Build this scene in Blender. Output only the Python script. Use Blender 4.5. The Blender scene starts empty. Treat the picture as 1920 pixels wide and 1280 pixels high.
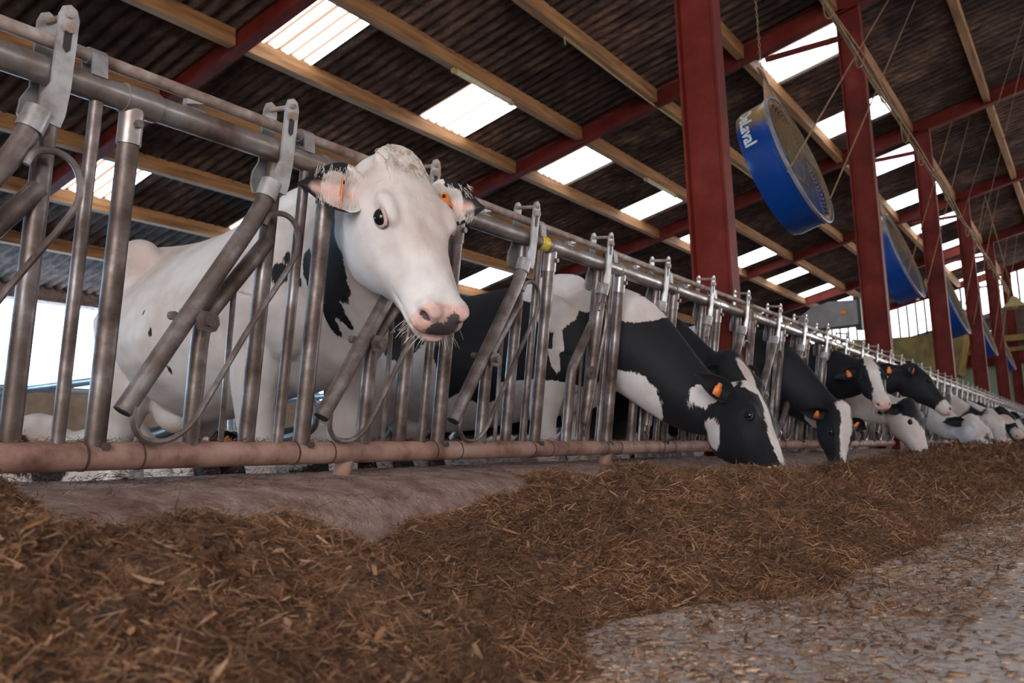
import bpy, bmesh, math, random
import numpy as np
from mathutils import Vector, Matrix, noise
random.seed(7); RNG = np.random.default_rng(11)
SC = bpy.context.scene
COL = SC.collection
PI = math.pi
V = Vector

# ------------------------------------------------------------------ camera, world, exposure
FPX, YAW, PITCH, ROLL, CZ = 1639.57, 0.588337, 0.135835, -0.036850, -0.05
def cam_axes():
    cy, sy, cp, sp = math.cos(YAW), math.sin(YAW), math.cos(PITCH), math.sin(PITCH)
    f = V((cp*cy, cp*sy, sp)); r = V((sy, -cy, 0)); u = r.cross(f)
    c, s = math.cos(ROLL), math.sin(ROLL)
    return r*c + u*s, -r*s + u*c, f
cr_, cu_, cf_ = cam_axes()
cam_d = bpy.data.cameras.new('camera'); cam = bpy.data.objects.new('camera', cam_d); COL.objects.link(cam)
cam_d.sensor_width = 36; cam_d.lens = FPX/1920*36; cam_d.clip_start = .02; cam_d.clip_end = 300
cam.matrix_world = Matrix(((cr_.x, cu_.x, -cf_.x, 0), (cr_.y, cu_.y, -cf_.y, 0), (cr_.z, cu_.z, -cf_.z, CZ), (0, 0, 0, 1)))
cam_d.dof.use_dof = True; cam_d.dof.focus_distance = 2.6; cam_d.dof.aperture_fstop = 5.6
SC.camera = cam
SC.view_settings.view_transform = 'Standard'; SC.view_settings.look = 'None'
SC.view_settings.gamma = 1; SC.view_settings.use_curve_mapping = False
SC.view_settings.exposure = 0.15
SC.cycles.max_bounces = 7; SC.cycles.diffuse_bounces = 4; SC.cycles.glossy_bounces = 3; SC.cycles.transmission_bounces = 4
SC.cycles.use_denoising = True
SC.cycles.sample_clamp_indirect = 6
world = bpy.data.worlds.new('sky'); SC.world = world; world.use_nodes = True
wn = world.node_tree; wn.nodes.clear()
wo = wn.nodes.new('ShaderNodeOutputWorld'); wb = wn.nodes.new('ShaderNodeBackground')
wc = wn.nodes.new('ShaderNodeTexCoord'); wr = wn.nodes.new('ShaderNodeValToRGB'); wsep = wn.nodes.new('ShaderNodeSeparateXYZ')
wmr = wn.nodes.new('ShaderNodeMapRange')
wn.links.new(wc.outputs['Generated'], wsep.inputs[0]); wn.links.new(wsep.outputs['Y'], wmr.inputs[0])
wmr.inputs[1].default_value = -1; wmr.inputs[2].default_value = 1
wn.links.new(wmr.outputs[0], wr.inputs[0])
wr.color_ramp.elements[0].color = (1, .95, .91, 1); wr.color_ramp.elements[1].color = (.44, .72, 1, 1)
wr.color_ramp.elements[0].position = .3; wr.color_ramp.elements[1].position = .8
wn.links.new(wr.outputs[0], wb.inputs[0]); wb.inputs[1].default_value = 8.5
wn.links.new(wb.outputs[0], wo.inputs[0])

# ------------------------------------------------------------------ materials
def nm(name):
    m = bpy.data.materials.new(name); m.use_nodes = True
    nt = m.node_tree; b = nt.nodes['Principled BSDF']
    return m, nt, b
def N(nt, t, **kw):
    n = nt.nodes.new(t)
    for k, v in kw.items(): setattr(n, k, v)
    return n
def coords(nt, scale=(1, 1, 1), kind='Object'):
    tc = N(nt, 'ShaderNodeTexCoord'); mp = N(nt, 'ShaderNodeMapping'); mp.inputs['Scale'].default_value = scale
    if kind == 'World':
        g = N(nt, 'ShaderNodeNewGeometry'); nt.links.new(g.outputs['Position'], mp.inputs[0])
    else: nt.links.new(tc.outputs[kind], mp.inputs[0])
    return mp.outputs[0]
def noise_n(nt, vec, scale, detail=4, rough=.6):
    n = N(nt, 'ShaderNodeTexNoise'); n.inputs['Scale'].default_value = scale; n.inputs['Detail'].default_value = detail
    n.inputs['Roughness'].default_value = rough; nt.links.new(vec, n.inputs['Vector']); return n.outputs['Fac']
def ramp(nt, fac, stops):
    r = N(nt, 'ShaderNodeValToRGB'); e = r.color_ramp.elements
    e[0].position, e[0].color = stops[0][0], (*stops[0][1], 1); e[1].position, e[1].color = stops[-1][0], (*stops[-1][1], 1)
    for p, c in stops[1:-1]:
        k = e.new(p); k.color = (*c, 1)
    nt.links.new(fac, r.inputs[0]); return r.outputs[0]
def bump(nt, b, fac, strength, dist=.01):
    n = N(nt, 'ShaderNodeBump'); n.inputs['Strength'].default_value = strength; n.inputs['Distance'].default_value = dist
    nt.links.new(fac, n.inputs['Height']); nt.links.new(n.outputs[0], b.inputs['Normal'])
def mottled(name, stops, scale=8, rough=.6, metal=0., bmp=.2, bd=.004, sc=(1, 1, 1), detail=5, bscale=None, kind='World', spec=.5, rstops=None):
    m, nt, b = nm(name); v = coords(nt, sc, kind)
    f = noise_n(nt, v, scale, detail); nt.links.new(ramp(nt, f, stops), b.inputs['Base Color'])
    b.inputs['Roughness'].default_value = rough; b.inputs['Metallic'].default_value = metal
    b.inputs['Specular IOR Level'].default_value = spec
    if rstops: nt.links.new(ramp(nt, f, [(p, (c, c, c)) for p, c in rstops]), b.inputs['Roughness'])
    if bmp: bump(nt, b, noise_n(nt, v, bscale or scale*4, 4), bmp, bd)
    return m
M = {}
M['pipe'] = mottled('weathered_galvanised_pipe', [(.32, (.06, .036, .03)), (.5, (.145, .11, .10)), (.68, (.30, .275, .285))], 7, .4, .5, .3, .002, rstops=[(.3, .6), (.7, .3)])
M['pipe_rail'] = mottled('worn_galvanised_rail', [(.33, (.13, .08, .065)), (.5, (.27, .225, .21)), (.7, (.42, .41, .43))], 6, .35, .6, .3, .002, rstops=[(.3, .55), (.7, .25)])
M['plate'] = mottled('galvanised_plate', [(.3, (.20, .17, .16)), (.6, (.42, .42, .44))], 12, .4, .5, .2, .001)
M['rust_rail'] = mottled('dusty_rusty_rail', [(.3, (.17, .095, .07)), (.55, (.36, .28, .25)), (.7, (.50, .45, .42))], 14, .6, .2, .4, .002)
M['low_rail'] = mottled('dirty_low_rail', [(.3, (.13, .06, .045)), (.5, (.33, .19, .155)), (.7, (.42, .28, .24))], 9, .7, .05, .4, .003)
M['dark_ring'] = mottled('dark_gap', [(.3, (.03, .018, .015)), (.7, (.08, .05, .04))], 20, .8)
M['yellow_tape'] = mottled('yellow_tape', [(.45, (.85, .62, .03)), (.62, (.5, .36, .05))], 60, .5)
M['green'] = mottled('green_plastic', [(.3, (.02, .22, .10)), (.7, (.03, .3, .14))], 20, .5)
M['red'] = mottled('red_oxide_paint', [(.3, (.085, .009, .006)), (.55, (.15, .017, .011)), (.75, (.20, .034, .023))], 3, .65, 0, .25, .002, bscale=60, spec=.2)
M['concrete'] = None
M['wood'] = mottled('old_timber', [(.3, (.15, .06, .02)), (.5, (.32, .145, .05)), (.7, (.46, .23, .095))], 3, .75, 0, .4, .004, sc=(.35, 5, 5), bscale=14)
M['curb'] = mottled('stained_concrete_curb', [(.3, (.12, .068, .055)), (.45, (.23, .15, .13)), (.55, (.30, .21, .185)), (.7, (.40, .30, .27))], 11, .85, 0, 1., .015, bscale=45, detail=10)
M['stall'] = mottled('wet_stall_floor', [(.3, (.05, .03, .022)), (.6, (.13, .085, .07))], 3, .6, 0, .5, .01)
M['wallc'] = mottled('sandy_concrete', [(.3, (.28, .20, .15)), (.6, (.45, .34, .27))], 2, .85, 0, .4, .01)
M['tube_grey'] = mottled('cubicle_tube', [(.3, (.22, .25, .28)), (.6, (.42, .46, .52))], 8, .35, .5, .1, .001)
M['white_tube'] = mottled('yellowed_plastic', [(.3, (.55, .48, .30)), (.7, (.68, .62, .45))], 10, .4, 0, 0)
M['rope'] = mottled('yellow_rope', [(.3, (.30, .22, .07)), (.7, (.50, .40, .16))], 60, .8, 0, .2, .001)
M['cable'] = mottled('dusty_cable', [(.3, (.16, .085, .035)), (.7, (.33, .19, .09))], 8, .8, 0, .2, .001)
M['chain'] = mottled('rusty_chain', [(.3, (.20, .12, .06)), (.7, (.38, .26, .15))], 40, .5, .4, 0)
M['dark'] = mottled('dark_plastic', [(.3, (.012, .012, .012)), (.7, (.03, .028, .026))], 10, .5)
M['greybox'] = mottled('grey_painted_steel', [(.3, (.14, .12, .12)), (.7, (.24, .215, .21))], 5, .5)
M['orange'] = mottled('orange_plastic', [(.3, (.72, .17, .03)), (.7, (.85, .26, .06))], 40, .4)
M['black_print'] = mottled('black_print', [(.3, (.02, .012, .01)), (.7, (.03, .02, .015))], 10, .5)
M['yellow_mach'] = mottled('dull_yellow_paint', [(.3, (.10, .06, .015)), (.6, (.30, .19, .04))], 2, .6)
M['greenwall'] = mottled('pale_green_panel', [(.3, (.25, .33, .22)), (.7, (.38, .47, .34))], 1, .7)
M['white_letter'] = mottled('white_letter', [(.3, (.70, .72, .70)), (.7, (.8, .82, .8))], 20, .5)
M['hoof'] = mottled('hoof', [(.3, (.04, .03, .025)), (.7, (.12, .09, .07))], 10, .6)
def alley():
    m, nt, b = nm('alley_concrete'); v = coords(nt, kind='World')
    f = noise_n(nt, v, 2.2, 6); f2 = noise_n(nt, v, 55, 3, .8)
    c1 = ramp(nt, f, [(.3, (.34, .285, .265)), (.6, (.50, .44, .415))])
    c2 = ramp(nt, f2, [(.38, (.35, .28, .24)), (.52, (1, 1, 1)), (.7, (1.2, 1.15, 1.1))])
    mx = N(nt, 'ShaderNodeMix', data_type='RGBA', blend_type='MULTIPLY'); mx.inputs[0].default_value = .8
    nt.links.new(c1, mx.inputs[6]); nt.links.new(c2, mx.inputs[7]); nt.links.new(mx.outputs[2], b.inputs['Base Color'])
    b.inputs['Roughness'].default_value = .8; bump(nt, b, noise_n(nt, v, 70, 4), .6, .004); return m
M['concrete'] = alley()
def roof_mat():
    m, nt, b = nm('fibre_cement_sheet'); v = coords(nt, (1, .25, 1), 'World'); v2 = coords(nt, (1, 1, 1), 'World')
    f = noise_n(nt, v, 14, 6, .7); f2 = noise_n(nt, v2, .9, 3)
    c = ramp(nt, f, [(.32, (.036, .022, .018)), (.5, (.115, .074, .058)), (.66, (.23, .155, .12))])
    c2 = ramp(nt, f2, [(.38, (.38, .36, .42)), (.62, (1.15, 1.05, 1))])
    mx = N(nt, 'ShaderNodeMix', data_type='RGBA', blend_type='MULTIPLY'); mx.inputs[0].default_value = 1
    nt.links.new(c, mx.inputs[6]); nt.links.new(c2, mx.inputs[7])
    at = N(nt, 'ShaderNodeAttribute', attribute_name='tint'); m2 = N(nt, 'ShaderNodeMix', data_type='RGBA', blend_type='MULTIPLY'); m2.inputs[0].default_value = 1
    nt.links.new(mx.outputs[2], m2.inputs[6]); nt.links.new(at.outputs['Color'], m2.inputs[7])
    nt.links.new(m2.outputs[2], b.inputs['Base Color']); b.inputs['Roughness'].default_value = .9
    bump(nt, b, noise_n(nt, v2, 40, 4), .5, .006); return m
M['roof'] = roof_mat()
def trans_mat(name, col, spots=True):
    m, nt, b = nm(name); nt.nodes.remove(b); out = nt.nodes['Material Output']
    v = coords(nt, kind='World')
    t = N(nt, 'ShaderNodeBsdfTranslucent'); d = N(nt, 'ShaderNodeBsdfDiffuse'); mx = N(nt, 'ShaderNodeMixShader'); mx.inputs[0].default_value = .2
    f = noise_n(nt, v, 9, 4, .75)
    at = N(nt, 'ShaderNodeAttribute', attribute_name='tint')
    c = ramp(nt, f, [(.27, (.35, .17, .08)), (.33, col), (.9, col)]) if spots else ramp(nt, f, [(0, col), (1, col)])
    m2 = N(nt, 'ShaderNodeMix', data_type='RGBA', blend_type='MULTIPLY'); m2.inputs[0].default_value = 1
    nt.links.new(c, m2.inputs[6]); nt.links.new(at.outputs['Color'], m2.inputs[7])
    nt.links.new(m2.outputs[2], t.inputs[0]); nt.links.new(m2.outputs[2], d.inputs[0])
    nt.links.new(t.outputs[0], mx.inputs[1]); nt.links.new(d.outputs[0], mx.inputs[2]); nt.links.new(mx.outputs[0], out.inputs[0])
    return m
M['skylight'] = trans_mat('translucent_sheet', (.92, .86, .80))
M['fan_blue'] = None
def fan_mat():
    m, nt, b = nm('blue_fan_paint_with_reflection'); tc = N(nt, 'ShaderNodeTexCoord'); sp = N(nt, 'ShaderNodeSeparateXYZ'); nt.links.new(tc.outputs['Object'], sp.inputs[0])
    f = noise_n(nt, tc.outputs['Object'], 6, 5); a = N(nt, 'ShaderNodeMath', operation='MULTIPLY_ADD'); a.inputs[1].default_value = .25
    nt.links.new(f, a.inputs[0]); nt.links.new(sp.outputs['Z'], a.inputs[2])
    nt.links.new(ramp(nt, a.outputs[0], [(.30, (.003, .045, .24)), (.46, (.30, .20, .06)), (.6, (.36, .20, .09))]), b.inputs['Base Color'])  # tan top of the drum is a reflection painted into the colour by height
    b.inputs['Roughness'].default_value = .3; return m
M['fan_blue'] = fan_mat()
M['fan_tan'] = mottled('dusty_tan_fan_face', [(.3, (.26, .15, .07)), (.7, (.42, .26, .14))], 5, .6)
M['grill'] = mottled('dusty_fan_grill', [(.3, (.12, .085, .05)), (.7, (.26, .19, .11))], 12, .6, .2)
M['fan_rim'] = mottled('worn_blue_rim', [(.3, (.05, .12, .30)), (.7, (.25, .33, .45))], 8, .35)
def coat_mat(name, white, black, bmp=.5):
    """cow coat: black where the 'spot' field (plus a ragged hair edge) is positive; pink skin by 'nose'"""
    m, nt, b = nm(name); v = coords(nt, (1, 1, 1), 'Object'); vh = coords(nt, (1, 1, .28), 'Object')
    sp = N(nt, 'ShaderNodeAttribute', attribute_name='spot'); no = N(nt, 'ShaderNodeAttribute', attribute_name='nose')
    hair = noise_n(nt, vh, 55, 4, .7); big = noise_n(nt, v, 9, 3)
    def math_(op, a, b_, c_=None):
        n = N(nt, 'ShaderNodeMath', operation=op)
        for i, x in enumerate((a, b_, c_)):
            if x is None: continue
            if isinstance(x, (int, float)): n.inputs[i].default_value = x
            else: nt.links.new(x, n.inputs[i])
        return n.outputs[0]
    e = math_('MULTIPLY_ADD', math_('SUBTRACT', hair, .5), .55, sp.outputs['Fac'])
    e = math_('MULTIPLY_ADD', math_('SUBTRACT', big, .5), .5, e)
    mask = N(nt, 'ShaderNodeMapRange'); mask.inputs[1].default_value = -.03; mask.inputs[2].default_value = .05; nt.links.new(e, mask.inputs[0])
    w2 = tuple(c*k for c, k in zip(white, (.70, .60, .56)))
    wcol = ramp(nt, noise_n(nt, v, 2.5, 4), [(.35, w2), (.62, white)])
    mx = N(nt, 'ShaderNodeMix', data_type='RGBA'); nt.links.new(mask.outputs[0], mx.inputs[0]); nt.links.new(wcol, mx.inputs[6]); mx.inputs[7].default_value = (*black, 1)
    ng = noise_n(nt, v, 30, 3, .7); skin = ramp(nt, ng, [(.40, (.64, .38, .33)), (.60, (.76, .53, .47))])
    pm = N(nt, 'ShaderNodeMapRange'); pm.inputs[1].default_value = .2; pm.inputs[2].default_value = .8; nt.links.new(no.outputs['Fac'], pm.inputs[0])
    mx2 = N(nt, 'ShaderNodeMix', data_type='RGBA'); nt.links.new(pm.outputs[0], mx2.inputs[0]); nt.links.new(mx.outputs[2], mx2.inputs[6]); nt.links.new(skin, mx2.inputs[7])
    gr = N(nt, 'ShaderNodeAttribute', attribute_name='grey'); gm = N(nt, 'ShaderNodeMapRange'); gm.inputs[1].default_value = 0; gm.inputs[2].default_value = .12
    nt.links.new(math_('MULTIPLY_ADD', math_('SUBTRACT', noise_n(nt, v, 60, 4, .8), .5), 1.2, gr.outputs['Fac']), gm.inputs[0])
    mx3 = N(nt, 'ShaderNodeMix', data_type='RGBA'); nt.links.new(gm.outputs[0], mx3.inputs[0]); nt.links.new(mx2.outputs[2], mx3.inputs[6]); mx3.inputs[7].default_value = (.085, .07, .075, 1)
    tn = N(nt, 'ShaderNodeAttribute', attribute_name='tan'); mx4 = N(nt, 'ShaderNodeMix', data_type='RGBA'); nt.links.new(tn.outputs['Fac'], mx4.inputs[0])
    nt.links.new(mx3.outputs[2], mx4.inputs[6]); mx4.inputs[7].default_value = (.42, .27, .18, 1)
    nt.links.new(mx4.outputs[2], b.inputs['Base Color']); b.inputs['Roughness'].default_value = .62; b.inputs['Specular IOR Level'].default_value = .3
    b.inputs['Sheen Weight'].default_value = .02; b.inputs['Sheen Roughness'].default_value = .4
    bump(nt, b, noise_n(nt, vh, 150, 4, .75), bmp, .004); return m
M['coat'] = coat_mat('holstein_coat', (.77, .74, .735), (.0085, .0085, .012))
M['ear_in'] = mottled('ear_inside', [(.35, (.30, .13, .09)), (.6, (.62, .40, .33))], 18, .7, 0, .5, .004)
M['ear_dark'] = mottled('dark_ear_inside', [(.35, (.02, .014, .012)), (.6, (.06, .04, .035))], 18, .7, 0, .5, .004)
m_, nt_, b_ = nm('wet_eye'); b_.inputs['Base Color'].default_value = (.008, .006, .007, 1); b_.inputs['Roughness'].default_value = .06; M['eye'] = m_
M['lid'] = mottled('eyelid_skin', [(.3, (.42, .27, .24)), (.7, (.58, .43, .39))], 30, .55)
M['lid_dark'] = mottled('dark_eyelid', [(.3, (.012, .011, .013)), (.7, (.03, .026, .028))], 30, .5)
M['forelock'] = mottled('tan_white_hair', [(.36, (.42, .29, .20)), (.5, (.66, .57, .50)), (.62, (.76, .72, .69))], 45, .6, 0, 0)
M['whisker'] = mottled('whisker', [(.3, (.7, .62, .55)), (.7, (.8, .74, .68))], 30, .5)
def strand_mat(name, cols, rough=.75):
    m, nt, b = nm(name); oi = N(nt, 'ShaderNodeObjectInfo')
    r = ramp(nt, oi.outputs['Random'], [(i/(len(cols)-1), c) for i, c in enumerate(cols)])
    f = noise_n(nt, coords(nt, kind='World'), 3.0, 3); k = ramp(nt, f, [(.35, (.6, .55, .52)), (.65, (1.15, 1.1, 1.05))])
    mx = N(nt, 'ShaderNodeMix', data_type='RGBA', blend_type='MULTIPLY'); mx.inputs[0].default_value = 1
    nt.links.new(r, mx.inputs[6]); nt.links.new(k, mx.inputs[7]); nt.links.new(mx.outputs[2], b.inputs['Base Color']); b.inputs['Roughness'].default_value = rough; return m
M['strand'] = strand_mat('silage_strand', [(.05, .02, .010), (.15, .065, .029), (.24, .115, .05), (.07, .030, .015), (.19, .09, .040), (.36, .22, .13), (.11, .048, .022)])
M['chip'] = strand_mat('straw_chip', [(.34, .22, .15), (.12, .06, .035), (.50, .38, .29), (.22, .12, .07)])
M['feed'] = mottled('silage_ground', [(.3, (.03, .013, .007)), (.5, (.105, .05, .024)), (.7, (.20, .105, .05))], 28, .9, 0, 1, .02, bscale=50)

# ------------------------------------------------------------------ mesh helpers
def link(name, verts, faces, mat=None, parent=None, smooth=True, origin=None):
    me = bpy.data.meshes.new(name)
    if origin is not None: verts = [(v[0]-origin[0], v[1]-origin[1], v[2]-origin[2]) for v in verts]
    me.from_pydata([tuple(v) for v in verts], [], faces); me.update()
    if smooth: me.shade_smooth()
    if mat: me.materials.append(mat)
    o = bpy.data.objects.new(name, me); COL.objects.link(o)
    if origin is not None: o.location = origin
    if parent: o.parent = parent
    return o
def tag(o, label=None, cat=None, group=None, kind=None):
    if label: o['label'] = label
    if cat: o['category'] = cat
    if group: o['group'] = group
    if kind: o['kind'] = kind
    return o
def empty(name, loc=(0, 0, 0), rz=0):
    o = bpy.data.objects.new(name, None); COL.objects.link(o); o.location = loc; o.rotation_euler = (0, 0, rz); o.empty_display_size = .1; return o
class MB:
    def __init__(s): s.v = []; s.f = []
    def add(s, v, f):
        n = len(s.v); s.v += [tuple(x) for x in v]; s.f += [tuple(i+n for i in q) for q in f]; return s
    def box(s, c, h, R=None, bev=0):
        c = V(c); pts = []
        for i in (-1, 1):
            for j in (-1, 1):
                for k in (-1, 1):
                    p = V((i*h[0], j*h[1], k*h[2])); pts.append(c + (R @ p if R else p))
        return s.add(pts, [(0, 1, 3, 2), (4, 6, 7, 5), (0, 4, 5, 1), (2, 3, 7, 6), (0, 2, 6, 4), (1, 5, 7, 3)])
    def tube(s, pts, r, n=12, cap=True, hollow=False):
        pts = [V(p) for p in pts]; m = len(pts); rr = r if isinstance(r, (list, tuple)) else [r]*m
        t0 = (pts[1]-pts[0]).normalized(); ref = V((0, 0, 1)) if abs(t0.z) < .9 else V((1, 0, 0))
        nrm = t0.cross(ref).normalized(); vs = []; fs = []
        for i in range(m):
            if i == 0: t = pts[1]-pts[0]
            elif i == m-1: t = pts[-1]-pts[-2]
            else: t = (pts[i+1]-pts[i]).normalized() + (pts[i]-pts[i-1]).normalized()
            t.normalize(); nrm = (nrm - t*nrm.dot(t)).normalized(); b = t.cross(nrm)
            k = 1.0
            if 0 < i < m-1:
                c = t.dot((pts[i+1]-pts[i]).normalized()); k = 1/max(c, .7)**.5
            for j in range(n):
                a = 2*PI*j/n; vs.append(pts[i] + (nrm*math.cos(a) + b*math.sin(a))*rr[i]*k)
        for i in range(m-1):
            for j in range(n):
                a, b2 = i*n+j, i*n+(j+1) % n; fs.append((a, b2, b2+n, a+n))
        if cap:
            fs.append(tuple(range(n))[::-1]); fs.append(tuple((m-1)*n+j for j in range(n)))
        return s.add(vs, fs)
    def prism(s, prof, axis, a, b):
        """extrude a closed 2-D profile (list of (p,q)) along an axis from a to b"""
        n = len(prof); vs = []
        for t in (a, b):
            for p, q in prof: vs.append((t, p, q) if axis == 0 else (p, t, q) if axis == 1 else (p, q, t))
        fs = [(i, (i+1) % n, n+(i+1) % n, n+i) for i in range(n)] + [tuple(range(n))[::-1], tuple(range(n, 2*n))]
        return s.add(vs, fs)
    def ball(s, c, r, n=10, R=None):
        c = V(c); r = r if isinstance(r, (tuple, list)) else (r, r, r); vs = []; m = n
        for i in range(1, m):
            for j in range(2*n):
                th = PI*i/m; ph = PI*j/n; p = V((r[0]*math.sin(th)*math.cos(ph), r[1]*math.sin(th)*math.sin(ph), r[2]*math.cos(th)))
                vs.append(c + (R @ p if R else p))
        top, bot = len(vs), len(vs)+1
        vs += [c + (R @ V((0, 0, r[2])) if R else V((0, 0, r[2]))), c - (R @ V((0, 0, r[2])) if R else V((0, 0, r[2])))]
        k = 2*n; fs = []
        for i in range(m-2):
            for j in range(k): fs.append((i*k+j, (i+1)*k+j, (i+1)*k+(j+1) % k, i*k+(j+1) % k))
        for j in range(k): fs.append((top, j, (j+1) % k)); fs.append((bot, (m-2)*k+(j+1) % k, (m-2)*k+j))
        return s.add(vs, fs)
    def build(s, name, mat, parent=None, smooth=True, sharp=None, origin=None):
        o = link(name, s.v, s.f, mat, parent, smooth, origin)
        if smooth and sharp is not None: o.data.set_sharp_from_angle(angle=math.radians(sharp))
        return o
def bez(p0, p1, p2, n=8):
    p0, p1, p2 = V(p0), V(p1), V(p2)
    return [p0*(1-t)**2 + p1*2*t*(1-t) + p2*t*t for t in [i/n for i in range(n+1)]]
def catmull(P, n=6):
    P = [V(p) for p in P]; Q = [P[0]*2-P[1]] + P + [P[-1]*2-P[-2]]; out = []
    for i in range(1, len(Q)-2):
        for k in range(n):
            t = k/n; a, b, c, d = Q[i-1], Q[i], Q[i+1], Q[i+2]
            out.append(.5*((2*b) + (c-a)*t + (2*a-5*b+4*c-d)*t*t + (3*b-a-3*c+d)*t**3))
    out.append(P[-1]); return out

# ------------------------------------------------------------------ setting
RP, Z0 = .2094, 6.014                 # roof pitch and height of the purlin undersides at y = 0
FLOOR, STALL = -.36, -.47
def rz_(y): return Z0 - RP*y
BAY, X0 = 5.431, 5.849
colX = [X0 + BAY*i for i in range(-2, 6)]
GABLE = 33.3
s_ = MB().box((13, -5.6, FLOOR-.05), (21, 7.4, .05)).build('floor', M['concrete'], smooth=False); tag(s_, kind='structure')
s_ = MB().box((13, 8.7, STALL-.05), (21, 6.4, .05)).build('floor', M['stall'], smooth=False); tag(s_, kind='structure')
def curb():
    prof = [(2.42, STALL), (2.42, -.075), (2.36, -.058), (2.20, -.066), (2.02, -.09), (1.90, -.118), (1.845, -.15), (1.80, -.20), (1.77, -.27), (1.76, FLOOR), (1.76, FLOOR-.06), (2.42, FLOOR-.1)]
    n = 400; vs = []; fs = []; k = len(prof)
    for i in range(n+1):
        x = -6 + 40*(i/n)**1.6
        for j, (y, z) in enumerate(prof):
            d = noise.noise(V((x*3, y*6, z*6)))*.008 + noise.noise(V((x*17, y*20, z*20)))*.004 if 1 <= j <= 8 else 0
            vs.append((x, y+d, z+d))
    for i in range(n):
        for j in range(k): fs.append((i*k+j, i*k+(j+1) % k, (i+1)*k+(j+1) % k, (i+1)*k+j))
    o = link('trim_1', vs, fs, M['curb']); tag(o, 'stained concrete feed curb under the barrier', kind='structure')
curb()
# --- roof sheets: corrugated, a row per purlin gap, skylight sheets left free
purY = [14.75, 12.82, 11.37, 10.05, 8.68, 7.34, 6.12, 4.87, 3.57, 2.32, 1.07, -.2, -1.5, -2.8, -4.1]
SKY_ROWS = {(11.37, 10.05): .0, (7.34, 6.12): 0., (3.57, 2.32): 0., (-.2, -1.5): 0.}
skyX = [6.38+2.86*k - 2.86*4 for k in range(15)]; SW = .885
def is_sky(row, x):
    return row in SKY_ROWS and any(a < x < a+SW for a in skyX)
def sheets():
    per = .177; k = 8; vs = []; fs = []; tint = []; sky = {}
    def zc(y, x, j, r): return rz_(y) + .19 + .028*math.sin(2*PI*x/per) + .012*j + .005*r
    # sheet columns aligned with the skylights
    edges = []; x = skyX[0] - 2.86*1
    while x < GABLE:
        edges.append(x)
        x += SW if any(abs(x-a) < .01 for a in skyX) else (2.86-SW)/2
    edges.append(GABLE)
    rows = list(zip(purY[:-1], purY[1:]))
    for ri, (ya, yb) in enumerate(rows):
        for ci in range(len(edges)-1):
            xa, xb = edges[ci], edges[ci+1]; sk = is_sky((ya, yb), (xa+xb)/2)
            n = max(2, int((xb-xa)/per*k)); t = random.uniform(.62, 1.25); tc = (t, t*random.uniform(.95, 1.02), t*random.uniform(.92, 1.02))
            V_, F_ = ([], []) if sk else (vs, fs); o = len(V_); lap = (ci % 2)
            for i in range(n+1):
                x = xa + (xb+.03-xa)*i/n
                for y, j in ((ya+.12, 0 if ri % 1 == 0 else 0), ((ya+yb)/2, 1), (yb-.02, 2)):
                    V_.append((x, y, zc(y, x, j, lap)))
                    if not sk: tint.append(tc)
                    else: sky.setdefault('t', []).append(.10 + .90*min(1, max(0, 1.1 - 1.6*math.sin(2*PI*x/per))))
            for i in range(n):
                for j in range(2): a = o+i*3+j; F_.append((a, a+1, a+4, a+3))
            if sk:
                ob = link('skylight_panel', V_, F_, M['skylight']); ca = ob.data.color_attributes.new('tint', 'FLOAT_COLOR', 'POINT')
                ts = sky.pop('t')
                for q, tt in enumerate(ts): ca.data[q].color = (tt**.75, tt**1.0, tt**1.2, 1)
                tag(ob, 'translucent corrugated skylight sheet set in the brown roof', group='roof skylights', kind='structure')
    o = link('ceiling', vs, fs, M['roof']); ca = o.data.color_attributes.new('tint', 'FLOAT_COLOR', 'POINT')
    ca.data.foreach_set('color', np.array([(a, b, c, 1) for a, b, c in tint], dtype=np.float32).ravel())
    tag(o, kind='structure')
    # other slope, falling away behind the camera; unseen, put in to block light
    ob = MB().prism([(-4.1, rz_(-4.1)+.22), (-4.1, rz_(-4.1)+.3), (-13, rz_(-4.1)-2.1), (-13, rz_(-4.1)-2.18)], 0, -8.0, GABLE).build('ceiling', M['roof'], smooth=False)  # this 'ceiling' is the added unseen slope that blocks light
    ca = ob.data.color_attributes.new('tint', 'FLOAT_COLOR', 'POINT')
    for d in ca.data: d.color = (1, 1, 1, 1)
    tag(ob, kind='structure')
sheets()
def beam_between(xa, xb, y, w, h, name='roof_purlin', mat='wood', label=None):
    z = rz_(y); m = MB(); n = 6
    for i in range(n):
        a = xa+(xb-xa)*i/n
    m.prism([(y-w/2, z), (y+w/2, z-RP*w*.2), (y+w/2, z+h), (y-w/2, z+h)], 0, xa, xb)
    o = m.build(name, M[mat], smooth=False); tag(o, label, kind='structure'); return o
for i in range(len(colX)-1):
    for y in purY[1:]:
        beam_between(colX[i]+.06, colX[i+1]-.06, y, .105, .19)
beam_between(-6, GABLE, 14.75, .25, .3, 'trim_2', 'curb', 'pale eave beam above the open side')
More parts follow.
